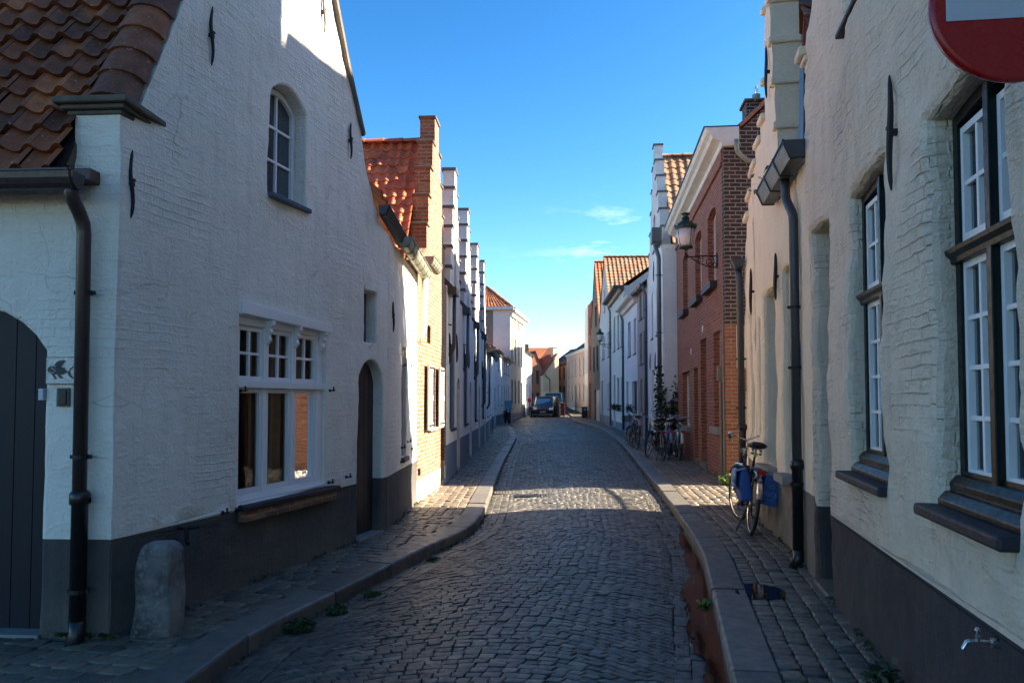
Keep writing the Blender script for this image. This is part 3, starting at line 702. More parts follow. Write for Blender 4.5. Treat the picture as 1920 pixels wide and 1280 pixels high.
def captiles(B, p0, p1, mat='tile_red', r=.12, ln=.33, name='ridge_tiles', up=(0, 0, 1), flat=.7):
    m = MB(); p0, p1 = Vector(p0), Vector(p1); d = (p1 - p0); n = max(1, round(d.length / ln)); d.normalize(); upv = Vector(up); s = d.cross(upv).normalized(); u = s.cross(d).normalized()
    for k in range(n):
        a = p0.lerp(p1, k / n); b = p0.lerp(p1, (k + 1) / n) + d * .02; rr = random.random(); R0, R1 = r * 1.08, r * .93; g0, g1 = [], []
        for q in range(9):
            an = math.pi * q / 8; g0.append(m.V(a + s * math.cos(an) * R0 + u * math.sin(an) * R0 * flat)); g1.append(m.V(b + s * math.cos(an) * R1 + u * math.sin(an) * R1 * flat))
        for q in range(8): m.F((g0[q], g0[q + 1], g1[q + 1], g1[q]), rr)
        m.F(g0, rr); m.F(g1[::-1], rr)
    o = m.build(name, mat, B, smooth=True); o.data.set_sharp_from_angle(angle=R(40)); return o
def slab(B, name, pts, mat, th=.02, smooth=False):
    m = MB(); P = [Vector(p) for p in pts]; n = (P[1] - P[0]).cross(P[2] - P[0]).normalized() * th; m.poly(P); m.poly([p - n for p in P][::-1]); k = len(P)
    for i in range(k): m.poly([P[i], P[i] - n, P[(i + 1) % k] - n, P[(i + 1) % k]])
    return m.build(name, mat, B)
def copings(B, fr, steps, t, mat, h=.05, over=.03):
    """stone or brick caps on the treads of a stepped gable"""
    for (u0, u1, z) in steps: m = MB(fr); m.box(u0 - over, u1 + over, -over, t + over, z + .001, z + h); m.build('coping', mat, B, bevel=.008)
def stepped(uc, half, zb, zt, n, wtop):
    """outline of a stepped gable (left to right) and its treads"""
    sw = (half - wtop / 2) / n; sh = (zt - zb) / (n + 1); u = uc - half; pts = [(u, zb)]; tr = []
    lv = [(sw, zb + sh * (k + 1)) for k in range(n)] + [(wtop, zt)] + [(sw, zb + sh * (k + 1)) for k in range(n - 1, -1, -1)]
    for w, z in lv: pts += [(u, z), (u + w, z)]; tr.append((u, u + w, z)); u += w
    pts.append((u, zb)); return pts, tr
def leaves(name, pts, size, mat, parent=None, jitter=.5):
    V = []; F = []; rn = []
    for p in pts:
        a = Vector((random.gauss(0, 1), random.gauss(0, 1), random.gauss(0, .7))).normalized(); b = a.cross(Vector((random.gauss(0, 1), random.gauss(0, 1), random.gauss(0, 1)))).normalized(); s = size * random.uniform(1 - jitter, 1 + jitter); p = Vector(p); k = len(V)
        V += [tuple(p - a * s), tuple(p + b * s * .55), tuple(p + a * s), tuple(p - b * s * .55)]; F.append((k, k + 1, k + 2, k + 3)); rn.append(random.random())
    return npmesh(name, np.array(V), np.array(F), mat, np.array(rn), parent=parent)
def weed(label, cx, cy, z, r, h, n, mat='leaf', size=.012, group='weeds growing from the paving joints'):
    T = thing('weed', label, 'weed', (cx, cy, z), group=group); T2 = Matrix.Translation((cx, cy, z))
    pts = []; st = MB()
    for k in range(max(4, n // 14)):
        a = random.uniform(0, 6.28); q = r * random.random() ** .6; tip = Vector((cx + q * math.cos(a), cy + q * math.sin(a), z + h * random.uniform(.4, 1) * (1 - .5 * q / r))); b0 = Vector((cx + q * .4 * math.cos(a), cy + q * .4 * math.sin(a), z - .01))
        mid = b0.lerp(tip, .5) + Vector((0, 0, h * .2)); st.tube([b0, mid, tip], [.004, .003, .0015], 4)
        for j in range(14): t = random.uniform(.25, 1); pts.append(b0.lerp(tip, t) + Vector((random.gauss(0, size), random.gauss(0, size), random.gauss(0, size * .6) + h * .15 * math.sin(t * 3))))
    st.build('stem', 'twig', T); leaves('foliage', pts, size, mat, T)
    return T

# ================================================================== LEFT: white corner house
A, Bp, Cp, Dp = (-2.524, 4.915), (-1.44, 8.95), (-1.393, 11.35), (-1.219, 14.3)
HB = thing('house', 'white corner house with a steep gable, brown downpipe and red pantiled roof', 'house', (A[0], A[1], 0))
fa = Frame(A, Bp, 1); NEAR.append(fa); fb = Frame(Bp, Cp, 1); NEAR.append(fb)
f0 = Frame(A, (A[0] - 3, A[1] + .2), -1); NEAR.append(f0)
PH = .725
opw = arch(1.312, 2.735, .78, 2.285); oparch = arch(1.71, 2.31, 3.38, 4.41, .14); opdoor = arch(3.43, 4.03, .14, 2.05, .26, ph=PH); opsq = arch(3.565, 3.87, 2.24, 2.80)
top = [(0, 3.44), (.12, 3.44), (.168, 3.53), (.351, 3.93), (.584, 4.495), (1.867, 7.42), (2.801, 5.626), (3.1, 5.042), (3.444, 4.484), (3.51, 4.3), (3.60, 4.08), (3.77, 3.86), (3.98, 3.62), (4.178, 3.53)]
facade(HB, fa, 0, 4.178, top, [(opw, .12), (oparch, .2), (opdoor, .14), (opsq, .14)], 'white', .3, .085, .022, PH, 'plinth_grey', rnd=.022, seed=2.)
opn = arch(1.05, 1.45, .87, 2.3)
facade(HB, fb, 0, 2.4, [(0, 3.53), (1.2, 3.46), (2.4, 3.43)], [(opn, .06)], 'whitebrick', .3, .085, .018, PH, 'plinth_grey', rnd=.018, seed=5.)
opd0 = arch(.47, 1.55, .13, 2.22, .30, ph=PH)
facade(HB, f0, .001, 9., [(.001, 3.44), (.30, 3.44), (.302, 2.98), (9, 2.98)], [(opd0, .13)], 'white', .3, .1, .018, PH, 'plinth_grey', rnd=.03, seed=8.)
# large three-light window
def bigwin():
    y = .045; m = MB(fa); m.box(1.314, 2.735, y, y + .08, .782, .84); m.box(1.314, 2.735, y, y + .08, 2.22, 2.285); cs = [1.314, 1.765, 2.21, 2.66]
    for c in (1.314, 1.735, 2.185, 2.635): m.box(c, c + .055 + (.045 if c > 2.6 else 0), y, y + .081, .84, 2.22)
    m.box(1.30, 2.745, y - .03, y + .07, 1.705, 1.765); m.box(1.30, 2.745, y - .04, y + .01, .775, .80)
    W_ = m.build('window', 'paint_white', HB, bevel=.006, label='large white three-light window with brown curtains')
    for i, (a, b) in enumerate(((1.369, 1.735), (1.79, 2.185), (2.24, 2.635))):
        for (z0, z1, n) in ((.84, 1.705, 1), (1.765, 2.22, 2)):
            c = MB(fa); o = [(a + .003, z0 + .003), (b - .003, z0 + .003), (b - .003, z1 - .003), (a + .003, z1 - .003)]; ring_strip(c, o, offs(o, -.036), y + .018, y + .06)
            if n == 2: c.box((a + b) / 2 - .012, (a + b) / 2 + .012, y + .022, y + .05, z0 + .03, z1 - .03); c.box(a + .03, b - .03, y + .024, y + .048, (z0 + z1) / 2 - .012, (z0 + z1) / 2 + .012)
            c.build('casement', 'paint_white', W_, bevel=.004)
            p = MB(fa); p.poly([(a + .03, y + .045, z0 + .03), (b - .03, y + .045, z0 + .03), (b - .03, y + .045, z1 - .03), (a + .03, y + .045, z1 - .03)]); p.build('pane', 'clear', W_)
    c = MB(fa)
    for (a, b) in ((1.36, 1.55), (1.64, 1.80), (1.98, 2.20), (2.28, 2.55)):
        for k in range(24):
            x0, x1 = a + (b - a) * k / 24, a + (b - a) * (k + 1) / 24; s = lambda x: .16 + .022 * math.sin(x * 95) + .012 * math.sin(x * 41)
            c.poly([(x0, s(x0), .85), (x1, s(x1), .85), (x1, s(x1), 2.2), (x0, s(x0), 2.2)])
    c.build('curtain', 'curtain', W_, smooth=True)
    room(fa, W_, 1.315, 2.73, .79, 2.28, .10, .272)
    l = MB(fa); l.prism([(1.33, 2.30), (2.79, 2.262), (2.79, 2.345), (1.33, 2.40)], -.035, .06); l.build('lintel', 'paint_white', W_, bevel=.006)
    for c in (1.762, 2.212, 2.69):
        b = MB(fa); b.xprism([(-.03, 2.285), (.05, 2.285), (.05, 2.08), (.03, 2.08), (.0, 2.12), (.012, 2.16), (-.012, 2.19), (.0, 2.22), (-.03, 2.245)], c - .022, c + .022); b.build('corbel', 'paint_white', W_, bevel=.003)
    s_ = MB(fa); s_.box(1.31, 2.90, -.085, .05, .72, .765); s_.build('sill', 'sill_dark', W_, bevel=.012)
    s_ = MB(fa); s_.box(1.33, 2.86, -.06, .02, .63, .718); s_.build('sill_course', 'brick_old', W_, bevel=.008)
bigwin()
window(HB, fa, 1.72, 2.30, 3.39, 4.39, .12, .13, .045, 2, 3, .024, 'paint_white', 'glass2', sill=None)
m = MB(fa); m.box(1.70, 2.34, -.05, .14, 3.345, 3.385); m.build('sill', 'pipe_blue', HB, bevel=.006)
door(HB, fa, 3.43, 4.03, .14, 2.05, .11, .26, 'plank_brown', 5, True, 'sill_grey', True)
m = MB(fa); m.box(3.60, 3.68, .085, .112, 1.62, 1.74); m.build('door_grille', 'iron', HB)
m = MB(fa); m.poly([(3.56, .13, 2.235), (3.88, .13, 2.235), (3.88, .13, 2.81), (3.56, .13, 2.81)]); m.build('pane', 'glass2', HB)
m = MB(fa); m.box(3.70, 3.73, .09, .12, 2.24, 2.8); m.box(3.55, 3.89, -.015, .02, 2.815, 2.86); m.build('window_bar', 'whitebrick', HB)
m = MB(fb); m.box(1.045, 1.455, .055, .075, .86, 2.31); m.build('shutter', 'dgreyrend', HB)
m = MB(fb); m.box(1.0, 1.5, -.03, .06, .80, .865); m.build('sill', 'brick_old', HB, bevel=.008)
for (u, a, b) in ((.89, 4.14, 4.60), (.095, 2.79, 3.24), (2.60, 5.18, 5.62), (3.185, 4.12, 4.51)): anchor(HB, fa, u, a, b)
for (u, a, b) in ((.29, 2.42, 2.79), (1.85, 2.42, 2.68)): anchor(HB, fb, u, a, b)
for (u, z) in ((2.80, 1.70), (2.80, .80), (3.17, .82), (1.12, .74), (1.29, .74), (.55, .60), (1.335, 1.68)): hook(HB, fa, u, z)
for (u, z) in ((1.02, 2.05), (1.55, 2.07), (1.0, 1.0), (1.5, 1.05), (.95, .82), (1.9, .93)): hook(HB, fb, u, z)
m = MB(fa); m.lathe([(.0, .0), (.062, .0), (.075, -.018), (.06, -.028), (.05, -.014), (.0, -.02)], (4.0, 0.02, 2.36), 20, 'y'); m.build('medallion', 'whitebrick', HB, smooth=True)
# corner door, doorbell, sign and rainwater goods of the side wall
door(HB, f0, .47, 1.55, .13, 2.22, .11, .30, 'plank_dark', 8, False)
m = MB(f0); m.box(.29, .372, -.022, .01, 1.563, 1.682); bx = m.build('doorbell_box', 'plinth_taupe', HB, bevel=.004)
m = MB(f0); m.box(.300, .356, -.034, -.02, 1.572, 1.672); m.build('doorbell_face', 'print_black', bx, bevel=.006)
m = MB(f0); m.box(.468, .500, -.012, .03, 1.603, 1.678); m.build('name_label', 'signwhite', HB, bevel=.003)
g = gutter(HB, f0.P(.135, -.145, 3.0), f0.P(9, -.145, 3.0), (0, -1, 0), 'zinc_brown', .14, .105, False, .62)
downpipe(HB, [f0.P(.19, -.20, 2.93), f0.P(.19, -.19, 2.86), f0.P(.172, -.085, 2.72), f0.P(.168, -.07, .10)], .042, 'zinc_brown', (2.28, 1.25, .98, .98, .42), low=1.02, clipdir=(0, 1, 0))
# roof, verge caps and kneeler of the corner house
e0, r0 = Vector((-2.86, 4.80, 3.02)), Vector((-2.33, 6.80, 7.22)); dd = Vector((-6.5, .43, 0))
tiles(HB, e0, e0 + dd, r0, r0 + dd, 'tile_red', .19, .175, 8, .052, .042)
tiles(HB, Vector((-1.7, 9.2, 3.6)) + Vector((-.35, 0, 0)), Vector((-8, 9.7, 3.6)), r0, r0 + dd, 'tile_red', .3, .3, 4, .03)
slab(HB, 'roof_underside', [e0 - Vector((0, 0, .05)), e0 + dd - Vector((0, 0, .05)), r0 + dd - Vector((0, 0, .06)), r0 - Vector((0, 0, .06))], 'void')
up = Vector((.0, -1.0, .55))
q0, q1 = fa.P(.12, .17, 3.55), fa.P(1.867, .17, 7.52); captiles(HB, q0, q1, 'tile_red', .165, .205, 'verge_tiles', (-.1, -1, .45), .8)
v = MB(fa)
for (a, b) in (((1.867, 7.42), (2.801, 5.626)), ((2.801, 5.626), (3.1, 5.042)), ((3.1, 5.042), (3.46, 4.46))):
    v.prism([(a[0], a[1] - .005), (b[0], b[1] - .005), (b[0] + .03, b[1] + .03), (a[0] + .03, a[1] + .035)], -.035, .32)
v.build('verge', 'copestone', HB)
k = MB(f0)
for (z0, z1, o) in ((3.44, 3.47, .02), (3.47, 3.50, .05), (3.50, 3.545, .085)): k.box(-o, .33 + o, -o, .42, z0 + .001, z1)
k.build('kneeler', 'copestone', HB, bevel=.012)
m = MB(f0); m.box(.13, .33, -.10, .05, 2.985, 3.07); m.build('flashing', 'tile_dark', HB, bevel=.01)
m = MB(); m.tube([f0.P(.335, -.02, 3.10), f0.P(.31, .03, 3.27), f0.P(.305, .1, 3.44)], .035, 8); m.build('mortar_fillet', 'copestone', HB)
# lean-to eave beyond the door
gutter(HB, fa.P(3.86, -.02, 3.80), fb.P(.52, -.03, 3.59), (1, 0, 0), 'zinc', .11, .10, True, .7)
gutter(HB, fb.P(.40, -.03, 3.60), fb.P(2.42, -.03, 3.50), (1, 0, 0), 'zinc_light', .17, .13, False, .3)
tiles(HB, fa.P(3.75, -.07, 3.90), fb.P(2.45, -.07, 3.52), fa.P(3.75, 1.6, 5.4), fb.P(2.45, 1.6, 5.1), 'tile_orange', .24, .3, 6, .03)
downpipe(HB, [fb.P(2.34, -.12, 3.40), fb.P(2.34, -.10, 2.62), fb.P(2.30, -.02, 2.45)], .05, 'creamrend', ())
slab(HB, 'side_wall', [(-1.69, 11.36, -.1), (-6, 11.5, -.1), (-6, 11.5, 5), (-1.69, 11.36, 3.5)], 'whitebrick')
slab(HB, 'side_wall', [(-8.9, 5.3, -.1), (-8.9, 11.5, -.1), (-8.9, 11.5, 5), (-8.9, 5.3, 3)], 'white')

# painted fish sign, a thing of its own on the wall
fs = thing('wall_sign', 'small framed black fish emblem with a white letter S, half behind the brown downpipe', 'sign', mat=f0.mat @ Matrix.Translation((.355, .02, 1.79)))
m = MB(f0); o = arch(.20, .447, 1.706, 1.878); m.poly([(p[0], -.022, p[1]) for p in o]); m.box(.20, .447, -.020, .0, 1.706, 1.878); m.build('panel', 'white', fs)
m = MB(f0); ring_strip(m, o, offs(o, -.004), -.0235, -.019); m.build('border', 'print_black', fs)
def crp(pts): return [(.447 - (x - 245) / 405 * .177, 1.878 - (y - 235) / 405 * .172) for x, y in pts]   # traced outline, in metres on the panel
m = MB(f0)
for pl in ([(275, 425), (285, 400), (320, 372), (378, 362), (420, 370), (490, 388), (555, 392), (540, 412), (570, 445), (610, 452), (600, 475), (565, 468), (530, 490), (470, 502), (400, 495), (350, 490), (300, 470)],
           [(378, 364), (410, 315), (450, 292), (510, 282), (555, 290), (530, 320), (505, 350), (490, 390), (440, 400)], [(340, 485), (375, 480), (425, 562), (390, 560)], [(425, 492), (470, 498), (525, 558), (465, 548)],
           [(600, 452), (625, 405), (660, 378), (700, 375), (640, 410), (618, 455), (640, 510), (690, 560), (650, 555), (590, 500)]):
    m.poly([(x, -.0255, z) for x, z in crp(pl)])
fb_ = m.build('fish_emblem', 'print_black', fs)
m = MB(f0); sp = [(408, 378), (375, 372), (352, 382), (345, 400), (362, 418), (392, 425), (400, 445), (385, 465), (350, 474), (312, 460)]; c = crp(sp)
for a, b in zip(c[:-1], c[1:]): m.tube([(a[0], -.026, a[1]), (b[0], -.026, b[1])], .0028, 5)
m.build('letter', 'signwhite', fb_)

# guard stone at the corner
GS = thing('guard_stone', 'worn round-topped bluestone guard stone leaning on the white corner house', 'guard stone', (-2.27, 5.06, .1))
m = MB(); n = 18
for k in range(n + 1):
    t = k / n; z = .08 + t * .62; w = .135 * (1.0 - .1 * t) * (1 if t < .84 else 1 - .38 * ((t - .84) / .16) ** 2.2); dpt = w * (.95 if t < .8 else .9)
    ring = []
    for q in range(20):
        a = q * math.pi / 10; ex = .38; x = w * math.copysign(abs(math.cos(a)) ** ex, math.cos(a)); y = dpt * math.copysign(abs(math.sin(a)) ** ex, math.sin(a))
        nz = noise.noise(Vector((x * 9, y * 9, z * 5))) * .016 + noise.noise(Vector((x * 30, y * 30, z * 26))) * .006 + (-.03 * max(0, math.sin((z - .2) * 7)) * (1 if abs(a - 5.5) < .5 else 0)); l = math.hypot(x, y); x *= 1 + nz / l; y *= 1 + nz / l
        ring.append(m.V((-2.27 + x + .02 * (t - .5), 5.06 + y - .03 * t, z)))
    if k:
        for q in range(20): m.F((pr[q], pr[(q + 1) % 20], ring[(q + 1) % 20], ring[q]))
    pr = ring
m.F(pr); o = m.build('stone', 'stone', GS, smooth=True, sub=1); o.data.set_sharp_from_angle(angle=R(60))
m = MB(fa); m.tube([(.62, .02, .70), (.62, -.07, .70), (.64, -.16, .715)], .012, 8); m.tube([(.62, -.07, .70), (.62, -.075, .62), (.60, -.10, .60)], .016, 8); o = m.build('wall_tap', 'iron', None); tag(o, 'black iron tap on the grey plinth just right of the guard stone', 'tap')

# ================================================================== LEFT: brick house with stepped gable
H2 = thing('house', 'old yellow-brown brick house with a stepped gable and cream shutters, lit by the sun', 'house', (Cp[0], Cp[1], 0))
f2 = Frame(Cp, Dp, 1); s2 = [(0, 3.6), (.75, 3.9)]
treads = [(.75, .93, 4.37), (.93, 1.11, 4.88), (1.11, 1.30, 5.38), (1.30, 1.52, 5.87), (1.52, 1.95, 6.36), (1.95, 2.17, 5.87), (2.17, 2.36, 5.38), (2.36, 2.54, 4.88), (2.54, 2.72, 4.37)]
for (a, b, z) in treads: s2 += [(a, z), (b, z)]
s2 += [(2.72, 3.7), (2.955, 3.7)]; s2 = [s2[0]] + [p for p, q in zip(s2[1:], s2[:-1]) if math.hypot(p[0] - q[0], p[1] - q[1]) > 1e-4]
s2[1] = (.75, 3.6)
facade(H2, f2, 0.003, 2.955, [(0.003, 3.6)] + s2[1:], [(arch(1.0, 1.72, 1.16, 2.14), .12), (arch(.85, 1.2, 2.52, 2.80), .1), (arch(2.35, 2.80, .2, 1.95, .15), .15)], 'brick_old', .25, .3, .008, .42, 'creamrend', rnd=.008, seed=4)
copings(H2, f2, [(a, b, z) for a, b, z in treads], .25, 'copestone', .045, .025)
window(H2, f2, 1.0, 1.72, 1.16, 2.14, .1, 0, .04, 2, 3, .02, 'paint_cream', 'glass', sill='sill_grey')
door(H2, f2, 2.35, 2.80, .2, 1.95, .12, .15, 'plank_brown', 4)
m = MB(f2); m.poly([(.85, .09, 2.52), (1.2, .09, 2.52), (1.2, .09, 2.8), (.85, .09, 2.8)]); m.build('pane', 'glass', H2)
for (a, b) in ((.62, .99), (1.74, 2.2)):
    m = MB(f2); m.box(a, b, -.075, -.045, 1.14, 2.17)
    for z in (1.17, 1.6, 2.05): m.box(a + .03, b - .03, -.088, -.07, z, z + .08)
    sh = m.build('shutter', 'paint_cream', H2, bevel=.004); 
    for z in (1.2, 2.1): h = MB(f2); h.box(a + .02, b + .05, -.095, -.04, z, z + .03); h.build('hinge', 'iron', sh)
ra, rb = f2.P(1.735, .25, 6.0), f2.P(1.735, 5.5, 6.0)
tiles(H2, f2.P(.05, .25, 3.3), f2.P(.05, 5.5, 3.3), ra, rb, 'tile_orange', .165, .19, 7, .034, .022); tiles(H2, f2.P(3.0, .25, 3.7), f2.P(3.0, 5.5, 3.7), ra, rb, 'tile_orange', .3, .3, 4, .03)
captiles(H2, ra + Vector((0, 0, .02)), rb + Vector((0, 0, .02)), 'tile_orange', .11, .33)
gutter(H2, f2.P(.25, -.03, 3.78), f2.P(1.05, -.03, 3.76), (1, 0, 0), 'zinc_light', .17, .13, False, .2)
m = MB(f2); m.prism([(.2, 3.6), (.74, 3.6), (.74, 4.0), (.2, 3.72)], -.01, .22); m.build('wall_shoulder', 'brick_old', H2)
m = MB(f2); m.box(.10, .16, -.03, .0, .5, .6); m.build('air_vent', 'iron', H2)

# ================================================================== generic row house
def rowhouse(label, P0, P1, side, eave, mat, wins=(), doors=(), plinth=None, roof='par', rise=2.6, depth=6.5, tile='tile_brown', t=.25, zb=-.1, cornice=None, group=None, wmat='paint_white', dmat='paint_blue', seedv=0., tread_n=5, peak=None, gut=True, chim=None, copem='copestone', arches=(), anchors=(), glass='glass2', pipe=None, shut=(), smat=None, side_in=0., pane2=None, gutmat='zinc', half=None, uc=None, back=True):
    fr = Frame(P0, P1, side); L_ = fr.L; H = thing('house', label, 'house', (P0[0], P0[1], max(0, gz(P0[1]))), group=group)
    ops = [(arch(w[0], w[1], w[2], w[3], w[4] if len(w) > 4 else 0), .16) for w in wins] + [(arch(d[0], d[1], d[2], d[3], d[4] if len(d) > 4 else 0), .18) for d in doors]
    mid = uc if uc else L_ / 2
    if roof in ('par', 'flat'): top = [(0, eave), (L_, eave)]
    elif roof == 'gab': top = [(0, eave), (mid, peak or eave + rise), (L_, eave)]
    else:
        st, tr = stepped(mid, half or L_ / 2 - .15, eave, peak, tread_n, .42); top = [(0, eave)] + ([] if st[0][0] < .02 else []) + st + [(L_, eave)]
    facade(H, fr, 0, L_, top, ops, mat, t, .5, 0, plinth[0] if plinth else None, plinth[1] if plinth else None, zb=zb, rnd=.006, label=None)
    if roof == 'stp': copings(H, fr, tr, t, copem, .06, .035)
    for i, w in enumerate(wins): window(H, fr, w[0], w[1], w[2], w[3], .10, w[4] if len(w) > 4 else 0, .05, w[5] if len(w) > 5 else 2, w[6] if len(w) > 6 else 3, .03, wmat, glass, sill='sill_grey' if smat is None else smat, sd=.04)
    for d in doors: door(H, fr, d[0], d[1], d[2], d[3], .12, d[4] if len(d) > 4 else 0, d[5] if len(d) > 5 else dmat, 4, False, 'sill_grey')
    sm = smat2 = mat
    P = fr.P
    if roof == 'par':
        rz = eave + rise; hd = depth / 2
        for uu in (.004, L_ - .03):
            m = MB(fr); m.xprism([(t, zb), (depth, zb), (depth, eave), (hd, rz), (t, eave)], uu, uu + .026); m.build('side_wall', mat, H)
        o = .14; ze = eave + .0 - .0
        tiles(H, P(-.02, -o, eave - .08), P(L_ + .02, -o, eave - .08), P(-.02, hd, rz + .06), P(L_ + .02, hd, rz + .06), tile, .26, .33, 5, .035, .025)
        tiles(H, P(-.02, depth, eave), P(L_ + .02, depth, eave), P(-.02, hd, rz + .06), P(L_ + .02, hd, rz + .06), tile, .4, .5, 3, .03)
        captiles(H, P(-.03, hd, rz + .08), P(L_ + .03, hd, rz + .08), tile, .12, .35)
        if back: slab(H, 'back_wall', [P(0, depth, zb), P(L_, depth, zb), P(L_, depth, eave), P(0, depth, eave)], mat)
    elif roof in ('gab', 'stp'):
        pk = (peak or eave + rise) - (.35 if roof == 'stp' else -.05); hf = min(mid, L_ - mid); d0 = t if roof == 'stp' else -.06
        tiles(H, P(mid - hf, d0, eave), P(mid - hf, depth, eave), P(mid, d0, pk), P(mid, depth, pk), tile, .26, .33, 6, .035, .025)
        tiles(H, P(mid + hf, d0, eave), P(mid + hf, depth, eave), P(mid, d0, pk), P(mid, depth, pk), tile, .3, .4, 4, .035)
        captiles(H, P(mid, d0, pk + .03), P(mid, depth, pk + .03), tile, .12, .35)
        for uu in (.004, L_ - .03): m = MB(fr); m.box(uu, uu + .026, t, depth, zb, eave); m.build('side_wall', mat, H)
        slab(H, 'back_wall', [P(0, depth, zb), P(L_, depth, zb), P(L_, depth, eave), P(mid, depth, pk), P(0, depth, eave)], mat)
    else:
        m = MB(fr); m.box(.01, L_ - .01, t, depth, eave - .1, eave - .02); m.build('roof', 'zinc', H)
        for uu in (.004, L_ - .03): m = MB(fr); m.box(uu, uu + .026, t, depth, zb, eave); m.build('side_wall', mat, H)
    if cornice:
        m = MB(fr); h = cornice[1]; ov = cornice[2]
        m.xprism([(0.02, eave - h), (-ov * .3, eave - h), (-ov * .45, eave - h * .55), (-ov * .9, eave - h * .35), (-ov, eave - h * .2), (-ov, eave + .02), (0.02, eave + .02)], -.04, L_ + .04); m.build('cornice', cornice[0], H, bevel=.01)
    elif gut and roof == 'par': gutter(H, P(0, -.14, eave - .08), P(L_, -.14, eave - .08), (P(0, -1, 0) - P(0, 0, 0)), gutmat, .14, .11, False, .9)
    if pipe: u, z1, z0, pm = pipe; downpipe(H, [P(u, -.16, z1), P(u, -.16, z1 - .15), P(u, -.06, z1 - .4), P(u, -.06, z0)], .05, pm, (z1 - 1., z1 - 2.2) if z1 - z0 > 3 else ())
    for (u, a, b) in anchors: anchor(H, fr, u, a, b, .02)
    for (a, b, z0, z1, sm_) in shut:
        m = MB(fr); m.box(a, b, -.06, -.02, z0, z1); m.build('shutter', sm_, H, bevel=.006)
    if chim: u, d, z0, z1, cm = chim; m = MB(fr); m.box(u - .25, u + .25, d - .3, d + .3, z0, z1); m.box(u - .3, u + .3, d - .35, d + .35, z1 + .001, z1 + .08); m.build('chimney', cm, H, bevel=.01)
    return H, fr

G1 = 'white stepped-gable houses on the left side'
def junction(H, fr, u, z, mat, pz, out=(1, 0, 0)):
    """short valley gutter between two gables with its rainwater pipe"""
    m = MB(fr); m.prism([(u - .24, z - .12), (u + .24, z - .12), (u + .28, z + .02), (u - .28, z + .02)], -.17, .02); g_ = m.build('valley_gutter', mat, H, bevel=.01)
    m = MB(fr); m.xprism([(-.12, z + .021), (.25, z + .40), (.25, z + .021)], u - .3, u + .3); m.build('valley_tiles', 'tile_dark', H)
    downpipe(H, [fr.P(u, -.11, z - .12), fr.P(u, -.10, pz + .15), fr.P(u + .02, -.0, pz)], .036, mat, (pz + .6,))
pts = [(-1.219, 14.305), (-1.14, 17.5), (-1.065, 21.0), (-.985, 24.6), (-.94, 28.2), (-.935, 36.)]
labs = ['first white stepped-gable house, directly beyond the yellow-brown brick house', 'second white stepped-gable house from the brick house, blue downpipe beside its gable', 'third white stepped-gable house from the brick house, between two blue downpipes', 'fourth white stepped-gable house on the left, farthest of its row']
pks = [6.35, 6.35, 6.2, 6.35]
for k in range(4):
    P0, P1 = pts[k], pts[k + 1]; L_ = math.dist(P0, P1); y0 = P0[1] + .003
    H, fr = rowhouse(labs[k], (P0[0], y0), P1, 1, 3.75, ('whitebrick', 'white_cool', 'whitebrick', 'offwhite')[k], wins=[(.9, 1.65, 1.05, 2.7, 0, 2, 4), (L_ * .45, L_ * .45 + .5, 3.9, 4.7, .1, 1, 2)], doors=[(L_ - 1.1, L_ - .4, .15, 2.1, .25)], plinth=(.78, 'plinth_blue'), roof='stp', peak=pks[k], tread_n=5, tile='tile_red', t=.24,
                     half=L_ / 2 - .55, uc=L_ / 2 + .1, anchors=[(1.9, 2.4, 3.0), (.5, 2.3, 2.9)], wmat='paint_blue', shut=[(.62, .88, 1.05, 2.7, 'paint_blue')], smat='sill_dark', dmat='paint_dark', group=G1, copem='pipe_grey')
    junction(H, fr, .42, 3.72, ('zinc_brown', 'pipe_blue', 'pipe_blue', 'pipe_blue')[k], (2.45, 2.3, 2.2, 1.4)[k])
H, fr = rowhouse('low white house with a dark roof after the last stepped gable on the left', pts[4], pts[5], 1, 3.6, 'white_cool', wins=[(1.4, 2.1, 1.0, 2.2), (5.2, 5.9, 1.0, 2.2)], doors=[(3.2, 4.0, .15, 2.1, .2)], plinth=(.8, 'plinth_blue'), tile='tile_red', rise=2.2)
junction(H, fr, .4, 3.5, 'zinc', 1.3)

# far left group
rowhouse('low white two-storey house with a red roof, left of the tall house', (-1.2, 44.), (-.13, 62.), 1, 4.75, 'white_cool', wins=[(u, u + 1.0, 3.55, 4.45, 0, 2, 2) for u in (5.0, 8.2, 10.6, 12.8, 15.2)] + [(u, u + .95, 1.3, 2.6, 0, 2, 3) for u in (5.0, 8.2, 10.6, 15.2)], doors=[(12.8, 13.7, .15, 2.5), (2.4, 3.3, .15, 2.4)], plinth=(.7, 'plinth_blue'), tile='tile_red', rise=1.1, depth=5.)
TH, ft = rowhouse('tall three-storey cream house with a hipped red roof and white cornice', (-.13, 62.003), (1.1, 70.), 1, 8.95, 'creamrend', wins=[(u, u + .75, 7.7, 8.35, 0, 1, 1) for u in (.5, 2.1, 4.3, 6.2)] + [(u, u + .8, 4.6, 6.75, 0, 2, 3) for u in (.5, 2.3, 4.4, 6.3)] + [(u, u + .8, 1.4, 3.3, 0, 2, 3) for u in (.6, 2.3, 4.4)], doors=[(6.2, 7.1, .25, 3.2)], plinth=(.6, 'greyrend'), glass='glass', wmat='paint_dark', roof='flat', cornice=('cornice', .55, .45), depth=5.)
slab(TH, 'gable_wall', [ft.P(-.03, -.0, 0), ft.P(-.03, 1.4, 0), ft.P(-.03, 1.4, 8.9), ft.P(-.03, 0, 8.9)], 'offwhite', .02); slab(TH, 'gable_wall', [ft.P(-.03, 1.41, 0), ft.P(-.03, 5., 0), ft.P(-.03, 5., 8.9), ft.P(-.03, 1.41, 8.9)], 'dgreyrend', .02)
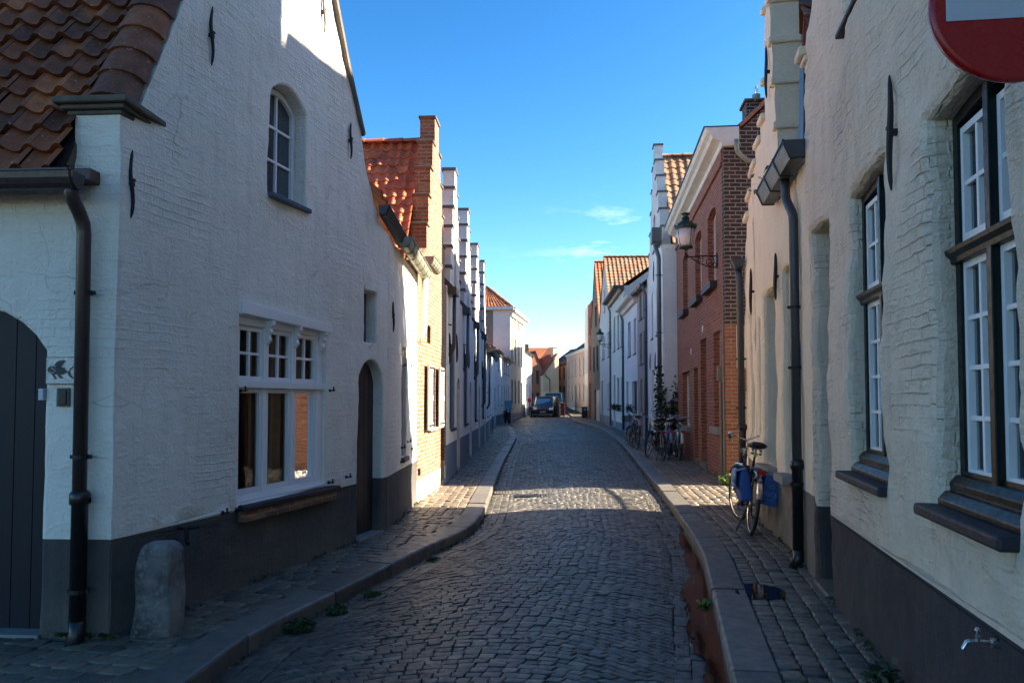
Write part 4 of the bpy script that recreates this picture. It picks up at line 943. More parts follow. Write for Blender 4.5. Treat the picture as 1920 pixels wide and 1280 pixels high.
m = MB(ft); m.box(-.4, .0, -.3, 3.6, 8.9, 9.15); m.build('cornice', 'cornice', TH)
ap = ft.P(3.2, 2.5, 11.3); q = [ft.P(-.3, -.35, 9.0), ft.P(8.3, -.35, 9.0), ft.P(8.3, 5.1, 9.0), ft.P(-.3, 5.1, 9.0)]; ap2 = ft.P(5.2, 2.5, 11.3)
tiles(TH, q[3], q[0], ap, ap + Vector((.01, 0, 0)), 'tile_red', .3, .34, 5, .04); tiles(TH, q[0], q[1], ap, ap2, 'tile_red', .3, .34, 5, .04); tiles(TH, q[2], q[3], ap2, ap, 'tile_red', .4, .4, 3, .04)
captiles(TH, q[0], ap, 'tile_red', .13, .35, 'hip_tiles')
m = MB(ft); m.box(-.2, .9, 4.0, 4.7, 9, 11.3); m.build('chimney', 'creamrend', TH, bevel=.05)
rowhouse('white two-storey house between the tall cream house and the orange brick gable', (1.1, 70.1), (2.0, 78.), 1, 6.2, 'white_cool', wins=[(u, u + .8, 3.9, 5.5, 0, 2, 3) for u in (1., 3., 5.2)] + [(u, u + .8, 1.6, 3.1, 0, 2, 3) for u in (1., 3.)], doors=[(5.1, 6.0, .4, 3.1)], plinth=(.9, 'plinth_blue'), tile='tile_dark', rise=1.4, depth=5., chim=(7., 2., 6.2, 8.4, 'brick_pink'))
# orange brick gable house and the cream gable beside it
OH, fo = rowhouse('orange brick house with a pointed gable and red-tiled roof behind the parked cars', (1.7, 84.), (3.35, 84.4), 1, 4.9, 'brick_warm', wins=[(.25, .62, 3.4, 4.9, 0, 1, 3), (.95, 1.3, 3.4, 4.9, 0, 1, 3), (.3, .65, 1.7, 2.5, .15, 1, 2), (.95, 1.35, 1.7, 2.5, .15, 1, 2)], roof='gab', peak=6.9, depth=7., tile='tile_red', wmat='paint_dark', plinth=(1.3, 'brick_red'))
slab(OH, 'main_roof', [(1.6, 86, 5.8), (5.4, 86.4, 5.6), (4.4, 89, 7.7), (1.7, 89, 7.7)], 'tile_red')
m = MB(); m.box(1.45, 1.85, 86, 86.5, 5.0, 7.9); m.build('chimney', 'brick_warm', OH)
slab(OH, 'brick_gable', [(3.2, 86.9, 5.), (5.3, 87.1, 5.4), (5.3, 87.1, 6.3), (4.2, 87.0, 7.7), (3.4, 86.9, 6.6)], 'brick_warm')
CH, fc = rowhouse('cream rendered gable end with a lean-to red roof, right of the orange brick house', (3.36, 83.6), (5.1, 84.2), 1, 4.5, 'creamrend', roof='flat', depth=5., tile='tile_red', plinth=(1.6, 'greyrend'))
slab(CH, 'gable_wall', [fc.P(0, .02, 4.45), fc.P(1.84, .02, 4.45), fc.P(1.84, .02, 6.7), fc.P(1.6, .02, 6.7)], 'creamrend', .1)
slab(CH, 'roof', [fc.P(-.15, -.1, 4.4), fc.P(1.6, -.1, 6.75), fc.P(1.6, 5, 6.75), fc.P(-.15, 5, 4.4)], 'tile_red', .12)
m = MB(fc); m.box(1.35, 1.9, .4, 1.1, 4.5, 7.4); m.box(1.3, 1.95, .35, 1.15, 7.401, 7.5); m.build('chimney', 'creamrend', CH)
downpipe(CH, [fc.P(.2, -.1, 4.5), fc.P(.3, -.1, 4.2), fc.P(.75, -.1, 3.9), fc.P(.75, -.1, 1.2)], .06, 'pipe_grey')
rowhouse('pink brick two-storey house with a dark roof where the street bends', (5.95, 84.1), (4.55, 89.), -1, 5.75, 'brick_pink', wins=[(u, u + .7, 3.9, 5.3, 0, 1, 2) for u in (.6, 2., 3.6)] + [(u, u + .7, 1.7, 3.2, 0, 1, 2) for u in (.6, 2.)], roof='par', rise=1.6, depth=4.5, tile='tile_dark', wmat='paint_dark', doors=[(3.5, 4.3, .7, 3.1)], plinth=(1.2, 'brick_red'), glass='glass')
rowhouse('cream and purple-brown terraced house with tall paired windows near the bend', (6.9, 72.), (5.95, 84.), -1, 6.5, 'pinkrend', wins=[(u, u + .9, 4.0, 5.8, 0, 2, 2) for u in (.8, 2.9, 5.6, 7.6, 9.8)] + [(u, u + .9, 1.6, 3.2, 0, 2, 2) for u in (.8, 2.9, 7.6, 9.8)], doors=[(5.6, 6.5, .5, 3.2)], rise=1.7, depth=5., tile='tile_dark', plinth=(.9, 'offwhite'), cornice=('cornice', .2, .2))

# ================================================================== RIGHT: cream house with deep windows (foreground)
a1, b1 = (1.55, 1.62), (2.535, 6.53)
H1 = thing('house', 'cream limewashed house with dark green windows and charcoal plinth, nearest on the right', 'house', (a1[0], a1[1], 0))
f1 = Frame(a1, b1, -1); NEAR.append(f1)
ow1 = arch(1.155, 2.02, 1.12, 2.95, .035, 6); ow2 = arch(2.73, 3.74, 1.12, 3.02, .035, 6); od = arch(4.37, 4.90, .14, 3.02, .03, 6, ph=.73); ogw = arch(2.75, 3.72, 4.15, 5.6)
facade(H1, f1, -4., 5.005, [(-4, 5.2), (-1.2, 7.), (2.0, 9.6), (4.62, 5.10), (4.80, 4.85), (4.93, 4.60), (5.005, 4.52)], [(ow1, .30), (ow2, .30), (od, .42), (ogw, .12)], 'cream', .45, .055, .052, .745, 'plinth_dark', rnd=.045, seed=11.)
def r1win(u0, u1, z0, z1, rise, zt, first):
    d = .12; o = arch(u0, u1, z0 + .10, z1, rise, 8); m = MB(f1); ring_strip(m, o, offs(o, -.055), d, d + .09)
    m.box(u0, u1, d - .005, d + .07, zt - .045, zt + .035); uc = (u0 + u1) / 2; m.box(uc - .026, uc + .026, d - .022, d + .06, z0 + .1, z1 - .02)
    W_ = m.build('window', 'paint_green', H1, bevel=.004)
    t = MB(f1); t.xprism([(d + .02, zt - .05), (d - .02, zt - .05), (d - .025, zt - .025), (d - .045, zt - .005), (d - .05, zt + .015), (d + .02, zt + .03)], u0, u1); t.build('transom', 'paint_green', W_, bevel=.004)
    b = MB(f1); b.xprism([(d + .05, z0 + .0), (d - .10, z0), (d - .10, z0 + .025), (d - .07, z0 + .06), (d - .045, z0 + .065), (d - .05, z0 + .10), (d - .02, z0 + .135), (d + .05, z0 + .14)], u0 + .0, u1 - .0); b.build('bottom_rail', 'paint_green', W_, bevel=.004)
    zl = z0 + .14
    for k, (a, b_) in enumerate(((u0 + .06, uc - .03), (uc + .03, u1 - .06))):
        for (p, q, rw_) in ((zl, zt - .05, 4), (zt + .045, z1 - .10, 2)):
            c = MB(f1); o2 = [(a, p), (b_, p), (b_, q), (a, q)]; i2 = offs(o2, -.032); ring_strip(c, o2, i2, d + .012, d + .05); c.box((a + b_) / 2 - .011, (a + b_) / 2 + .011, d + .016, d + .042, p + .03, q - .03)
            for r_ in range(1, rw_): zz = p + .032 + (q - p - .064) * r_ / rw_; c.box(a + .03, b_ - .03, d + .018, d + .040, zz - .011, zz + .011)
            cs = c.build('casement', 'paint_white', W_, bevel=.003); g_ = MB(f1); g_.poly([(x, d + .04, z) for x, z in offs(i2, .004)]); g_.build('pane', 'clear', cs)
        c = MB(f1); n = 22
        for k2 in range(n):
            x0, x1 = a + (b_ - a) * k2 / n, a + (b_ - a) * (k2 + 1) / n; s = lambda x: d + .10 + .010 * math.sin(x * 88)
            c.poly([(x0, s(x0), zl), (x1, s(x1), zl), (x1, s(x1), z1 - .1), (x0, s(x0), z1 - .1)])
        c.build('curtain', 'curtain_grey', W_, smooth=True)
    room(f1, W_, u0 + .003, u1 - .003, z0 + .1, z1 - .01, d + .06, .42)
    s_ = MB(f1); s_.box(u0 - .045, u1 + .045, -.075, d, z0 - .055, z0 - .001); s_.build('sill', 'sill_dark', W_, bevel=.014)
r1win(1.155, 2.02, 1.125, 2.95, .035, 2.28, True); r1win(2.73, 3.74, 1.125, 3.02, .035, 2.30, False)
door(H1, f1, 4.37, 4.90, .14, 3.02, .38, .03, 'paint_dark', 4, False, 'kerb')
window(H1, f1, 2.75, 3.72, 4.15, 5.6, .08, 0, .04, 1, 1, .02, 'paint_white', 'clear', ('curtain_grey', [(0, 1)]), 'sill_dark', sd=.03, sth=.03)
anchor(H1, f1, 2.47, 2.71, 3.33, .013, -.03)
m = MB(XF(f1.mat @ Matrix.Translation((1.33, 0, .70)) @ Matrix.Scale(.62, 4) @ Matrix.Translation((-1.46, 0, -.695)))); m.side = 1
m.lathe([(.030, -.03), (.030, .035), (.012, .037), (.012, .14)], (1.46, 0, .695), 14, 'y'); m.tube([(1.46, .15, .695), (1.46, .17, .69), (1.46, .185, .66), (1.46, .192, .645)], .013, 10)
m.lathe([(.014, -.01), (.016, .03), (.009, .032), (.009, .06), (.016, .062), (.008, .078)], (1.46, .11, .70), 10); m.tube([(1.44, .11, .768), (1.48, .11, .768)], .006, 6)
o = m.build('wall_tap', 'chrome', None, smooth=True); o.data.set_sharp_from_angle(angle=R(40)); tag(o, 'small chrome tap on the charcoal plinth under the nearest dark green window', 'tap')
# kneeler, side and roof of the cream house
m = MB(f1)
for (z0, z1, o_) in ((4.40, 4.46, .02), (4.461, 4.52, .05), (4.521, 4.60, .09)): m.box(4.88, 5.02 + o_, -o_, .2, z0, z1)
m.build('kneeler', 'cream2', H1, bevel=.02)
P1 = f1.P
m = MB(f1); m.xprism([(.44, -.1), (9, -.1), (9, 4.), (.44, 4.4)], 4.97, 5.004); m.build('side_wall', 'cream', H1)
tiles(H1, P1(4.95, .3, 4.4), P1(4.95, 9, 4.4), P1(2.1, .3, 9.4), P1(2.1, 9, 9.4), 'tile_red', .25, .3, 4); tiles(H1, P1(-4, .3, 4.4), P1(-4, 9, 4.4), P1(2.1, .3, 9.4), P1(2.1, 9, 9.4), 'tile_red', .4, .5, 3)
m = MB(f1); m.box(-4, 6.65, 5.0, 9., -.1, 12.2); m.build('unseen_shade_block', 'brick_old', H1)  # tall block out of view, added to keep sun off the gable opposite

# ================================================================== RIGHT: second cream house, stepped gable
q0, q1, q2, q3 = (2.537, 6.54), (2.74, 7.6), (3.09, 9.79), (3.37, 11.12)
HC = thing('house', 'cream house with a stepped gable and boxy zinc gutter, second on the right', 'house', (q0[0], q0[1], 0))
g0, g1, g2 = Frame(q0, q1, -1), Frame(q1, q2, -1), Frame(q2, q3, -1); NEAR += [g0, g1, g2]
facade(HC, g0, 0, g0.L, [(0, 3.72), (g0.L, 3.72)], [], 'cream2', .3, .09, .02, .80, 'plinth_taupe', seed=14.)
lv = [(.50, .60, 4.52), (.60, .71, 5.04), (.71, .82, 5.54), (.82, .93, 6.05), (.93, 1.03, 6.6), (1.03, 1.15, 7.1), (1.15, 1.23, 6.1), (1.23, 1.32, 5.3), (1.32, 1.60, 4.92), (1.60, 1.95, 4.75), (1.95, 2.218, 4.58)]
tp = [(0, 3.72), (.5, 3.9)]
for (a, b, z) in lv: tp += [(a, z), (b, z)]
facade(HC, g1, 0, g1.L, tp, [(arch(.86, 1.66, .86, 2.88, .04, 8), .40), (arch(.03, .42, .86, 2.96, .03, 6), .40), (arch(1.86, 2.10, 1.2, 2.6, .03, 5), .3)], 'cream2', .30, .085, .032, .80, 'plinth_taupe', rnd=.05, seed=15.)
lv2 = [(0, .25, 4.55), (.25, .7, 4.35), (.7, 1.12, 4.15)]; tp = []
for (a, b, z) in lv2: tp += [(a, z), (b, z)]
facade(HC, g2, 0, g2.L, tp + [(1.12, 3.95), (g2.L, 3.85)], [(arch(.35, .8, .86, 2.8, .08, 6), .35)], 'cream2', .30, .085, .028, .80, 'plinth_taupe', rnd=.05, seed=17.)
for fr_, l_ in ((g1, lv), (g2, lv2)):
    for (a, b, z) in l_: m = MB(fr_); m.box(a - .03, b + .002, -.05, .31, z - .045, z + .035); m.build('coping', 'cream2', HC, bevel=.02)
for fr_, u0, u1, z0, z1 in ((g1, .86, 1.66, .86, 2.9), (g1, .03, .42, .86, 2.98), (g2, .35, .8, .86, 2.8)):
    window(HC, fr_, u0, u1, z0, z1, .24, .08, .045, 2, 5, .02, 'paint_white', 'glass', frame2='paint_green')
m = MB(g1); m.box(.80, 1.72, -.10, .24, .775, .858); m.build('sill', 'sill_grey', HC, bevel=.012); m = MB(g1); m.box(-.02, .47, -.10, .24, .775, .858); m.build('sill', 'sill_grey', HC, bevel=.012)
anchor(HC, g1, .52, 2.66, 3.16, .016, -.04); anchor(HC, g2, .1, 2.7, 3.3, .016, -.04); anchor(HC, g1, .98, 5.0, 5.6, .014, -.03)
n_ = (g1.P(0, -1, 0) - g1.P(0, 0, 0)).normalized()
gutter(HC, f1.P(4.98, -.03, 3.83), g1.P(.55, -.04, 3.83), n_, 'zinc', .17, .15, True, .42)
m = MB(g1); m.prism([(-.82, 3.84), (-.60, 3.84), (-.72, 4.6), (-.90, 4.6)], -.02, .4); m.build('flashing', 'zinc', HC)
tiles(HC, g1.P(-.92, -.03, 3.84), g1.P(.46, -.03, 3.84), g1.P(-.92, .5, 4.35), g1.P(.46, .5, 4.35), 'tile_red', .22, .26, 6, .03)
tiles(HC, g1.P(-1.0, .30, 3.95), g1.P(-1.0, 7, 3.95), g1.P(2.2, .30, 7.4), g1.P(2.2, 7, 7.4), 'tile_red', .24, .3, 7, .04, .03)
tiles(HC, g2.P(1.3, .30, 3.95), g2.P(1.3, 7, 3.95), g1.P(2.2, .30, 7.4), g1.P(2.2, 7, 7.4), 'tile_red', .4, .4, 3, .04)
pb = g1.P(-.33, -.10, 0)
downpipe(HC, [g1.P(-.40, -.10, 3.68), g1.P(-.40, -.10, 3.50), g1.P(-.60, -.07, 3.30), g1.P(-.60, -.07, .12)], .042, 'zinc', (2.45, 1.9, .85), low=1.05, clipdir=(1, -.1, 0))
al = Frame(q3, (q3[0] + 8, q3[1] + .03), -1); m = MB(al); m.box(0.02, 8, -.0, .2, -.1, 3.72); m.build('side_wall', 'cream2', HC)
m = MB(g1); m.box(.25, 3.2, 4.2, 8.2, -.1, 10.1); m.build('unseen_shade_block', 'brick_old', HC)  # unseen block, added so its top sets the sunlit edge across the street
gutter(HC, g2.P(1.10, -.04, 3.62), g2.P(1.40, -.04, 3.62), n_, 'zinc', .15, .12, True, .3)
downpipe(HC, [g2.P(1.30, -.10, 3.5), g2.P(1.30, -.08, 3.3), g2.P(1.33, -.07, .12)], .05, 'zinc', (2.2, 1.5), low=1.25, clipdir=(1, 0, 0))
pp = thing('gutter_plant', 'tuft of green leaves growing above the boxy zinc gutter', 'plant', tuple(g1.P(.66, -.06, 3.86))); c = g1.P(.66, -.06, 3.95)
leaves('foliage', [(c.x + random.gauss(0, .07), c.y + random.gauss(0, .08), c.z + random.gauss(0, .09)) for _ in range(110)], .035, 'leaf', pp)

# ================================================================== RIGHT: red brick house
q = (3.92, 14.2); e = (4.82, 22.5)
H3 = thing('house', 'red brick two-storey house with a white moulded cornice and dark brick side wall', 'house', (q[0], q[1], 0))
f3 = Frame(q, e, -1); W3 = [(.95, 2.05, 3.95, 5.5), (3.05, 4.15, 3.95, 5.5), (5.65, 6.75, 3.95, 5.5)]
G3 = [(.55, 1.42, 1.08, 2.95), (5.45, 7.1, .92, 2.36)]; D3 = [(2.45, 3.35, .24, 2.96), (3.85, 4.6, .22, 2.38)]
facade(H3, f3, 0, f3.L, [(0, 6.32), (f3.L, 6.32)], [(arch(*w, .10), .16) for w in W3] + [(arch(*w), .16) for w in G3] + [(arch(*w), .22) for w in D3], 'brick_red', .25, .5, 0, None, rnd=.004)
for w in W3:
    window(H3, f3, *w, .13, .10, .06, 2, 2, .04, 'paint_cream', 'glass', sill='sill_dark', sd=.14, sth=.13, sover=.12)
for w in G3: window(H3, f3, *w, .13, 0, .06, 2, 2, .04, 'paint_cream', 'glass', ('curtain_grey', [(0, 1)]), sill='sill_grey', sd=.09, sth=.13, sover=.08)
door(H3, f3, *D3[0], .2, 0, 'plank_brown', 5, True, 'kerb'); door(H3, f3, *D3[1], .2, 0, 'plank_dark', 4, True, 'kerb')
for w in G3 + D3: m = MB(f3); m.box(w[0] - .1, w[1] + .1, -.006, .05, w[3] + .004, w[3] + .22); m.build('lintel', 'brick_orange', H3)
m = MB(f3); ce = 6.32
m.xprism([(.0, ce - .02), (-.03, ce - .02), (-.05, ce + .06), (-.10, ce + .09), (-.20, ce + .13), (-.24, ce + .20), (-.30, ce + .24), (-.34, ce + .33), (.28, ce + .33), (.28, ce - .02)], -.12, f3.L + .02); m.build('cornice', 'cornice', H3, bevel=.01)
m = MB(f3); m.box(-.10, f3.L, -.36, .30, ce + .332, ce + .36); m.build('cornice_lead', 'zinc', H3)
m = MB(f3); m.box(.02, f3.L - .02, -.045, .0, 5.98, 6.06); m.box(.02, f3.L - .02, -.03, .0, 6.061, 6.28); m.build('brick_frieze', 'brick_red', H3)
s3 = Frame((q[0] - .004, q[1] - .045), (q[0] + 8, q[1] - .01), 1); NEAR.append(s3)
rk_ = lambda x: 6.32 + .93 * x
def sw(name, pts, mat, y0=.0, y1=.2): m = MB(s3); m.prism(pts, y0, y1); return m.build(name, mat, H3)
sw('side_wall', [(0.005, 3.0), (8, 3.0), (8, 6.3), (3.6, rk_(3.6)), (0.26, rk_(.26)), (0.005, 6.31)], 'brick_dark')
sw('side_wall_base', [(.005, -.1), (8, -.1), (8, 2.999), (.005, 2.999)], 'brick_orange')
m = MB(s3); m.box(.20, .42, -.006, .01, 2.2, 2.98); m.build('render_patch', 'creamrend', H3)
ra, rb = s3.P(3.6, -.05, rk_(3.6) + .05), f3.P(f3.L, 3.4, rk_(3.6) + .05)
tiles(H3, s3.P(.3, -.06, 6.62), f3.P(f3.L, .3, 6.62), ra, rb, 'tile_orange', .25, .3, 6, .035)
tiles(H3, s3.P(7.9, -.06, 6.3), f3.P(f3.L, 7.6, 6.3), ra, rb, 'tile_orange', .4, .5, 3); captiles(H3, s3.P(.32, .02, 6.66), ra + Vector((0, .06, .02)), 'tile_orange', .10, .33, 'verge_tiles')
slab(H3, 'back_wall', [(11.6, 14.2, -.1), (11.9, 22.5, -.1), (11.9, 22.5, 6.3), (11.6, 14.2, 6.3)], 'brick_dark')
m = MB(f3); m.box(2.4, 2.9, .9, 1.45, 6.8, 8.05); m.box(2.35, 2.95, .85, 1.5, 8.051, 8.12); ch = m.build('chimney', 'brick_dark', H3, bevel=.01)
m = MB(f3); m.lathe([(.09, 8.12), (.09, 8.28)], (2.6, 1.15, 0), 12); m.tube([(2.6 + .1 * math.cos(k * .6283), 1.15, 8.38 + .1 * math.sin(k * .6283)) for k in range(11)], .012, 5); m.build('chimney_pot', 'zinc_light', ch)
downpipe(H3, [s3.P(.22, -.10, 6.40), s3.P(.22, -.10, 6.18), s3.P(.40, -.08, 6.02), s3.P(2.4, -.08, 5.80)], .045, 'zinc_light')
m = MB(f3); m.tube([(.07, -.025, 3.0), (.07, -.025, .1)], .016, 6); m.tube([(.07, -.02, 5.9), (.075, -.02, 3.0)], .008, 5); m.build('conduit', 'sill_grey', H3)
m = MB(f3); m.tube([(.36, -.03, 2.0), (.36, -.03, .1)], .03, 8); m.box(.28, .45, -.09, -.0, 1.98, 2.25); m.build('meter_box', 'plinth_taupe', H3)
m = MB(s3); m.box(.36, .45, -.10, -.0, 1.62, 1.78); m.tube([(.36, -.04, 1.62), (.36, -.04, .1)], .018, 6); m.build('wall_light', 'paint_cream', H3)
for (u, z) in ((2.9, 3.12), (5.0, 2.75)): m = MB(f3); m.box(u - .05, u + .05, -.02, .0, z, z + .14); m.build('number_plate', 'tilewhite', H3)
cb = MB(); cb.tube([(6.7, 11.0, 3.02), (6.7, 11.9, 2.97), (6.7, 12.9, 2.96), (6.7, 13.6, 2.98), (6.7, 14.25, 3.03)], .032, 6); tag(cb.build('cable', 'rubber'), 'black cable strung across the alley beside the red brick house', 'cable')

# ================================================================== RIGHT: the far row
R4 = [(4.45, 22.6), (5.1, 29.)]
H, fr = rowhouse('tall white painted brick house with a stepped gable, ivy and a bent grey downpipe', R4[0], R4[1], -1, 6.2, 'white_cool', wins=[(1.45, 2.5, 3.72, 5.3, 0, 2, 4), (3.9, 4.5, 3.75, 5.35, 0, 1, 4), (1.4, 2.3, 1.1, 2.7, 0, 2, 4), (2.7, 3.5, 6.6, 7.8, .1, 1, 3)], doors=[(3.65, 4.6, .15, 2.67, 0, 'paint_blue')], plinth=(.5, 'plinth_blue'), roof='stp', peak=10.1, tread_n=5, half=2.5, uc=3.1, t=.28, depth=7.5, tile='tile_brown', anchors=[(.9, 2.5, 3.3), (1.1, 2.6, 3.4), (5.1, 2.7, 3.3), (2.9, 2.6, 3.2), (3.3, 5.6, 6.3)], wmat='paint_blue', smat='sill_dark', copem='pipe_grey')
downpipe(H, [fr.P(.35, -.2, 6.45), fr.P(.35, -.2, 6.2), fr.P(.12, -.12, 5.85), fr.P(.10, -.12, 1.2)], .065, 'pipe_grey', (5.3, 3.6, 2.0), low=None)
m = MB(fr); m.prism([(.1, 6.3), (.6, 6.3), (.66, 6.72), (.04, 6.72)], -.32, -.02); m.build('hopper', 'pipe_grey', H, bevel=.01); gutter(H, fr.P(.0, -.03, 6.3), fr.P(.5, -.03, 6.3), (-1, .1, 0), 'zinc', .17, .12, False, .3)
H5, _ = rowhouse('narrow grey rendered house squeezed between two white houses', (5.1, 29.01), (5.2, 32.), -1, 6.1, 'greyrend', wins=[(.5, 1.2, 3.05, 4.33, 0, 1, 2), (1.55, 2.3, 3.05, 4.3, 0, 1, 2), (.5, 1.2, 4.85, 5.85, 0, 1, 2), (1.6, 2.3, 4.85, 5.85, 0, 1, 2), (.5, 1.1, 1.1, 2.45, 0, 1, 2)], doors=[(1.55, 2.2, .15, 2.45, 0, 'paint_dark')], tile='tile_brown', rise=2.9, wmat='paint_dark', pipe=(.05, 6., .15, 'pipe_blue'), smat='sill_dark')
rowhouse('white brick house with a heavy pale cornice and two blue upper windows', (5.2, 32.01), (5.42, 37.4), -1, 6.0, 'white_cool', wins=[(.4, 1.3, 3.6, 5.1, 0, 2, 2), (2.5, 3.6, 3.6, 5.15, 0, 2, 2), (.2, 2.0, 1.12, 2.43, 0, 3, 1)], doors=[(3.5, 4.4, .2, 2.48, 0, 'paint_blue')], plinth=(.9, 'plinth_blue'), cornice=('cornice', .3, .42), tile='tile_brown', rise=3., wmat='paint_blue', smat='sill_dark', pipe=(5.3, 5.9, .2, 'pipe_blue'))
rowhouse('white rendered house with a dark overhanging cornice, first-floor ledge and triple windows', (5.42, 37.41), (5.68, 44.3), -1, 7.2, 'offwhite', wins=[(.5, 1.5, 4.3, 5.95, 0, 2, 2), (2.2, 3.1, 4.3, 6.05, 0, 2, 2), (4.3, 5.3, 4.3, 6.15, 0, 2, 2), (.4, 1.4, 1.1, 2.8, 0, 2, 2), (2.3, 3.4, 1.1, 2.8, 0, 2, 2)], doors=[(4.4, 5.4, .2, 3.0, 0, 'paint_blue')], plinth=(.5, 'plinth_blue'), cornice=('zinc', .25, .5), tile='tile_brown', rise=2.2, wmat='paint_blue', smat='sill_dark', pipe=(6.8, 7.1, .2, 'pipe_grey'))
rowhouse('cream gabled house with a brown tiled roof and the far wall lantern', (5.68, 44.31), (6.0, 52.7), -1, 6.9, 'offwhite', wins=[(.8, 2.2, 4.2, 5.7, 0, 2, 2), (4.4, 6.4, 4.25, 5.7, 0, 2, 2), (.4, 2.4, 1.1, 2.65, 0, 2, 2), (4.0, 4.8, 7.2, 8.6, 0, 1, 2)], doors=[(5.9, 7.2, .15, 2.9, 0, 'paint_blue')], plinth=(.7, 'greyrend'), roof='gab', peak=10.6, tile='tile_brown', depth=8., smat='sill_dark')
rowhouse('brown brick house with an orange tiled gable roof and a pale garage door', (6.0, 52.71), (6.2, 60.), -1, 7.2, 'brick_brown', wins=[(1.4, 2.9, 3.8, 5.5, 0, 2, 2), (4.4, 6.0, 3.8, 5.6, 0, 2, 2), (2.5, 4.0, 7.0, 8.5, 0, 2, 2)], doors=[(.4, 4.8, .15, 2.4, 0, 'paint_cream')], roof='gab', peak=11.7, tile='tile_orange', depth=8., wmat='paint_dark', smat='sill_dark', dmat='paint_cream')
rowhouse('thin dark red brick house front between the brown brick and the white house', (6.2, 60.01), (6.3, 64.), -1, 9.4, 'brick_red', wins=[(1.2, 2.2, 4., 6.), (1.2, 2.2, 6.8, 8.3)], doors=[(1.4, 2.6, .15, 3.0)], tile='tile_dark', rise=1., roof='flat')
rowhouse('narrow white house front at the far end of the right row', (6.3, 64.01), (6.45, 68.6), -1, 9.6, 'white_cool', wins=[(.8, 1.6, 4., 6.), (2.8, 3.6, 4., 6.), (.8, 1.6, 1.2, 2.8)], doors=[(2.8, 3.7, .15, 3.0)], tile='tile_dark', rise=1., roof='flat', plinth=(.8, 'plinth_dark'))
# ivy on the tall white house
iv = thing('ivy', 'dark ivy climbing the corner of the tall white painted brick house', 'ivy', (4.45, 22.45, .1)); pts = []; st = MB()
for k in range(26):
    x = 4.30 + random.uniform(-.05, .5); y = 22.5; z = .1; pa = [(x, y, z)]; hgt = random.uniform(.8, 1.9) if k < 22 else random.uniform(1.9, 2.8)
    while z < hgt:
        z += .16; x += random.gauss(-.006, .035); x = max(4.05, min(4.9, x)); yy = 22.52 - random.random() * .08; pa.append((x if x > 4.44 else 4.36 + (x - 4.36) * .3, yy + max(0, 4.40 - x) * 2.5, z)); dn = 8 if z < 1.8 else (4 if z < 2.6 else 2)
        for _ in range(dn): pts.append((pa[-1][0] + random.gauss(0, .06), pa[-1][1] + random.gauss(-.03, .06), z + random.gauss(0, .08)))
    st.tube(pa, .008, 4)
for k in range(420): u = random.random() ** 2.2 * 1.1; z = .1 + random.random() * (2.6 - u * 1.3); P_ = fr.P(u, -.08 - random.random() * .16, z); pts.append(tuple(P_)) if noise.noise(Vector((u * 3, z * 3, 2))) > -.12 + u * .16 else 0
st.build('stem', 'twig', iv); leaves('foliage', pts, .055, 'leaf_dark', iv)

# ================================================================== lanterns, sign, bicycles, cars
def lantern(label, base, out, sc=1., group='wall lanterns on the right side'):
    """wall lantern: base on the wall, out = unit vector away from the wall"""
    ang = math.atan2(out[1], out[0]); T = Matrix.Translation(base) @ Matrix.Rotation(ang, 4, 'Z') @ Matrix.Scale(sc, 4); fr = XF(T); t = thing('wall_lantern', label, 'lantern', mat=T, group=group)
    m = MB(fr); m.box(0, .02, -.035, .035, -.16, .16); m.tube([(0, 0, .10), (.30, 0, .10), (.66, 0, .07)], .016, 8)
    def sp(c, r, a0, a1, n=16, k=0.): return [(c[0] + (r * (1 - k * i / n)) * math.cos(a0 + (a1 - a0) * i / n), 0, c[1] + (r * (1 - k * i / n)) * math.sin(a0 + (a1 - a0) * i / n)) for i in range(n + 1)]
    m.tube(sp((.16, -.02), .115, 1.6, 1.6 + 9.5, 34, .8), .011, 6); m.tube(sp((.36, .03), .075, 1.6, 1.6 + 8.5, 26, .8), .010, 6)
    m.tube([(.01, 0, -.14), (.10, 0, -.155), (.24, 0, -.11), (.38, 0, -.05), (.55, 0, .055)], .013, 6); m.tube(sp((.06, -.09), .05, 0, 6.5, 14, .5), .009, 6)
    m.tube([(.62, 0, .07), (.66, 0, .10), (.68, 0, .17), (.66, 0, .24)], .013, 8); m.lathe([(.02, 0), (.045, .02), (.045, .05), (.02, .07)], (.645, 0, .06), 10)
    m.build('bracket', 'iron', t)
    c = (.66, 0, .26); m = MB(fr); m.lathe([(.03, -.06), (.05, -.02), (.14, .0), (.15, .015), (.15, .04), (.135, .045)], c, 20); m.lathe([(.205, .40), (.215, .41), (.215, .435), (.20, .44)], c, 20)
    for k in range(4): a = k * math.pi / 2 + .4; m.tube([(c[0] + .138 * math.cos(a), .138 * math.sin(a), c[2] + .04), (c[0] + .203 * math.cos(a), .203 * math.sin(a), c[2] + .41)], .008, 5)
    m.build('lamp_frame', 'lampgreen', t, smooth=False)
    m = MB(fr); m.lathe([(.132, .045), (.15, .12), (.17, .22), (.196, .405)], c, 24); m.build('lamp_glass', 'lampglass', t, smooth=True)
    m = MB(fr); m.lathe([(.225, .435), (.235, .455), (.215, .475), (.20, .49), (.17, .53), (.12, .57), (.085, .59), (.07, .62), (.09, .64), (.075, .66), (.05, .675), (.06, .71), (.10, .735), (.085, .75), (.02, .755)], c, 24)
    for k in range(10): a = k * .6283; m.box(c[0] + .225 * math.cos(a) - .013, c[0] + .225 * math.cos(a) + .013, .225 * math.sin(a) - .013, .225 * math.sin(a) + .013, c[2] + .45, c[2] + .50)
    o = m.build('hood', 'lampgreen', t, smooth=True); o.data.set_sharp_from_angle(angle=R(35)); return t
p = f3.P(.75, -.01, 4.32); lantern('large green-hooded wall lantern on the scrolled bracket of the red brick house', p, (-1, 0), .92)
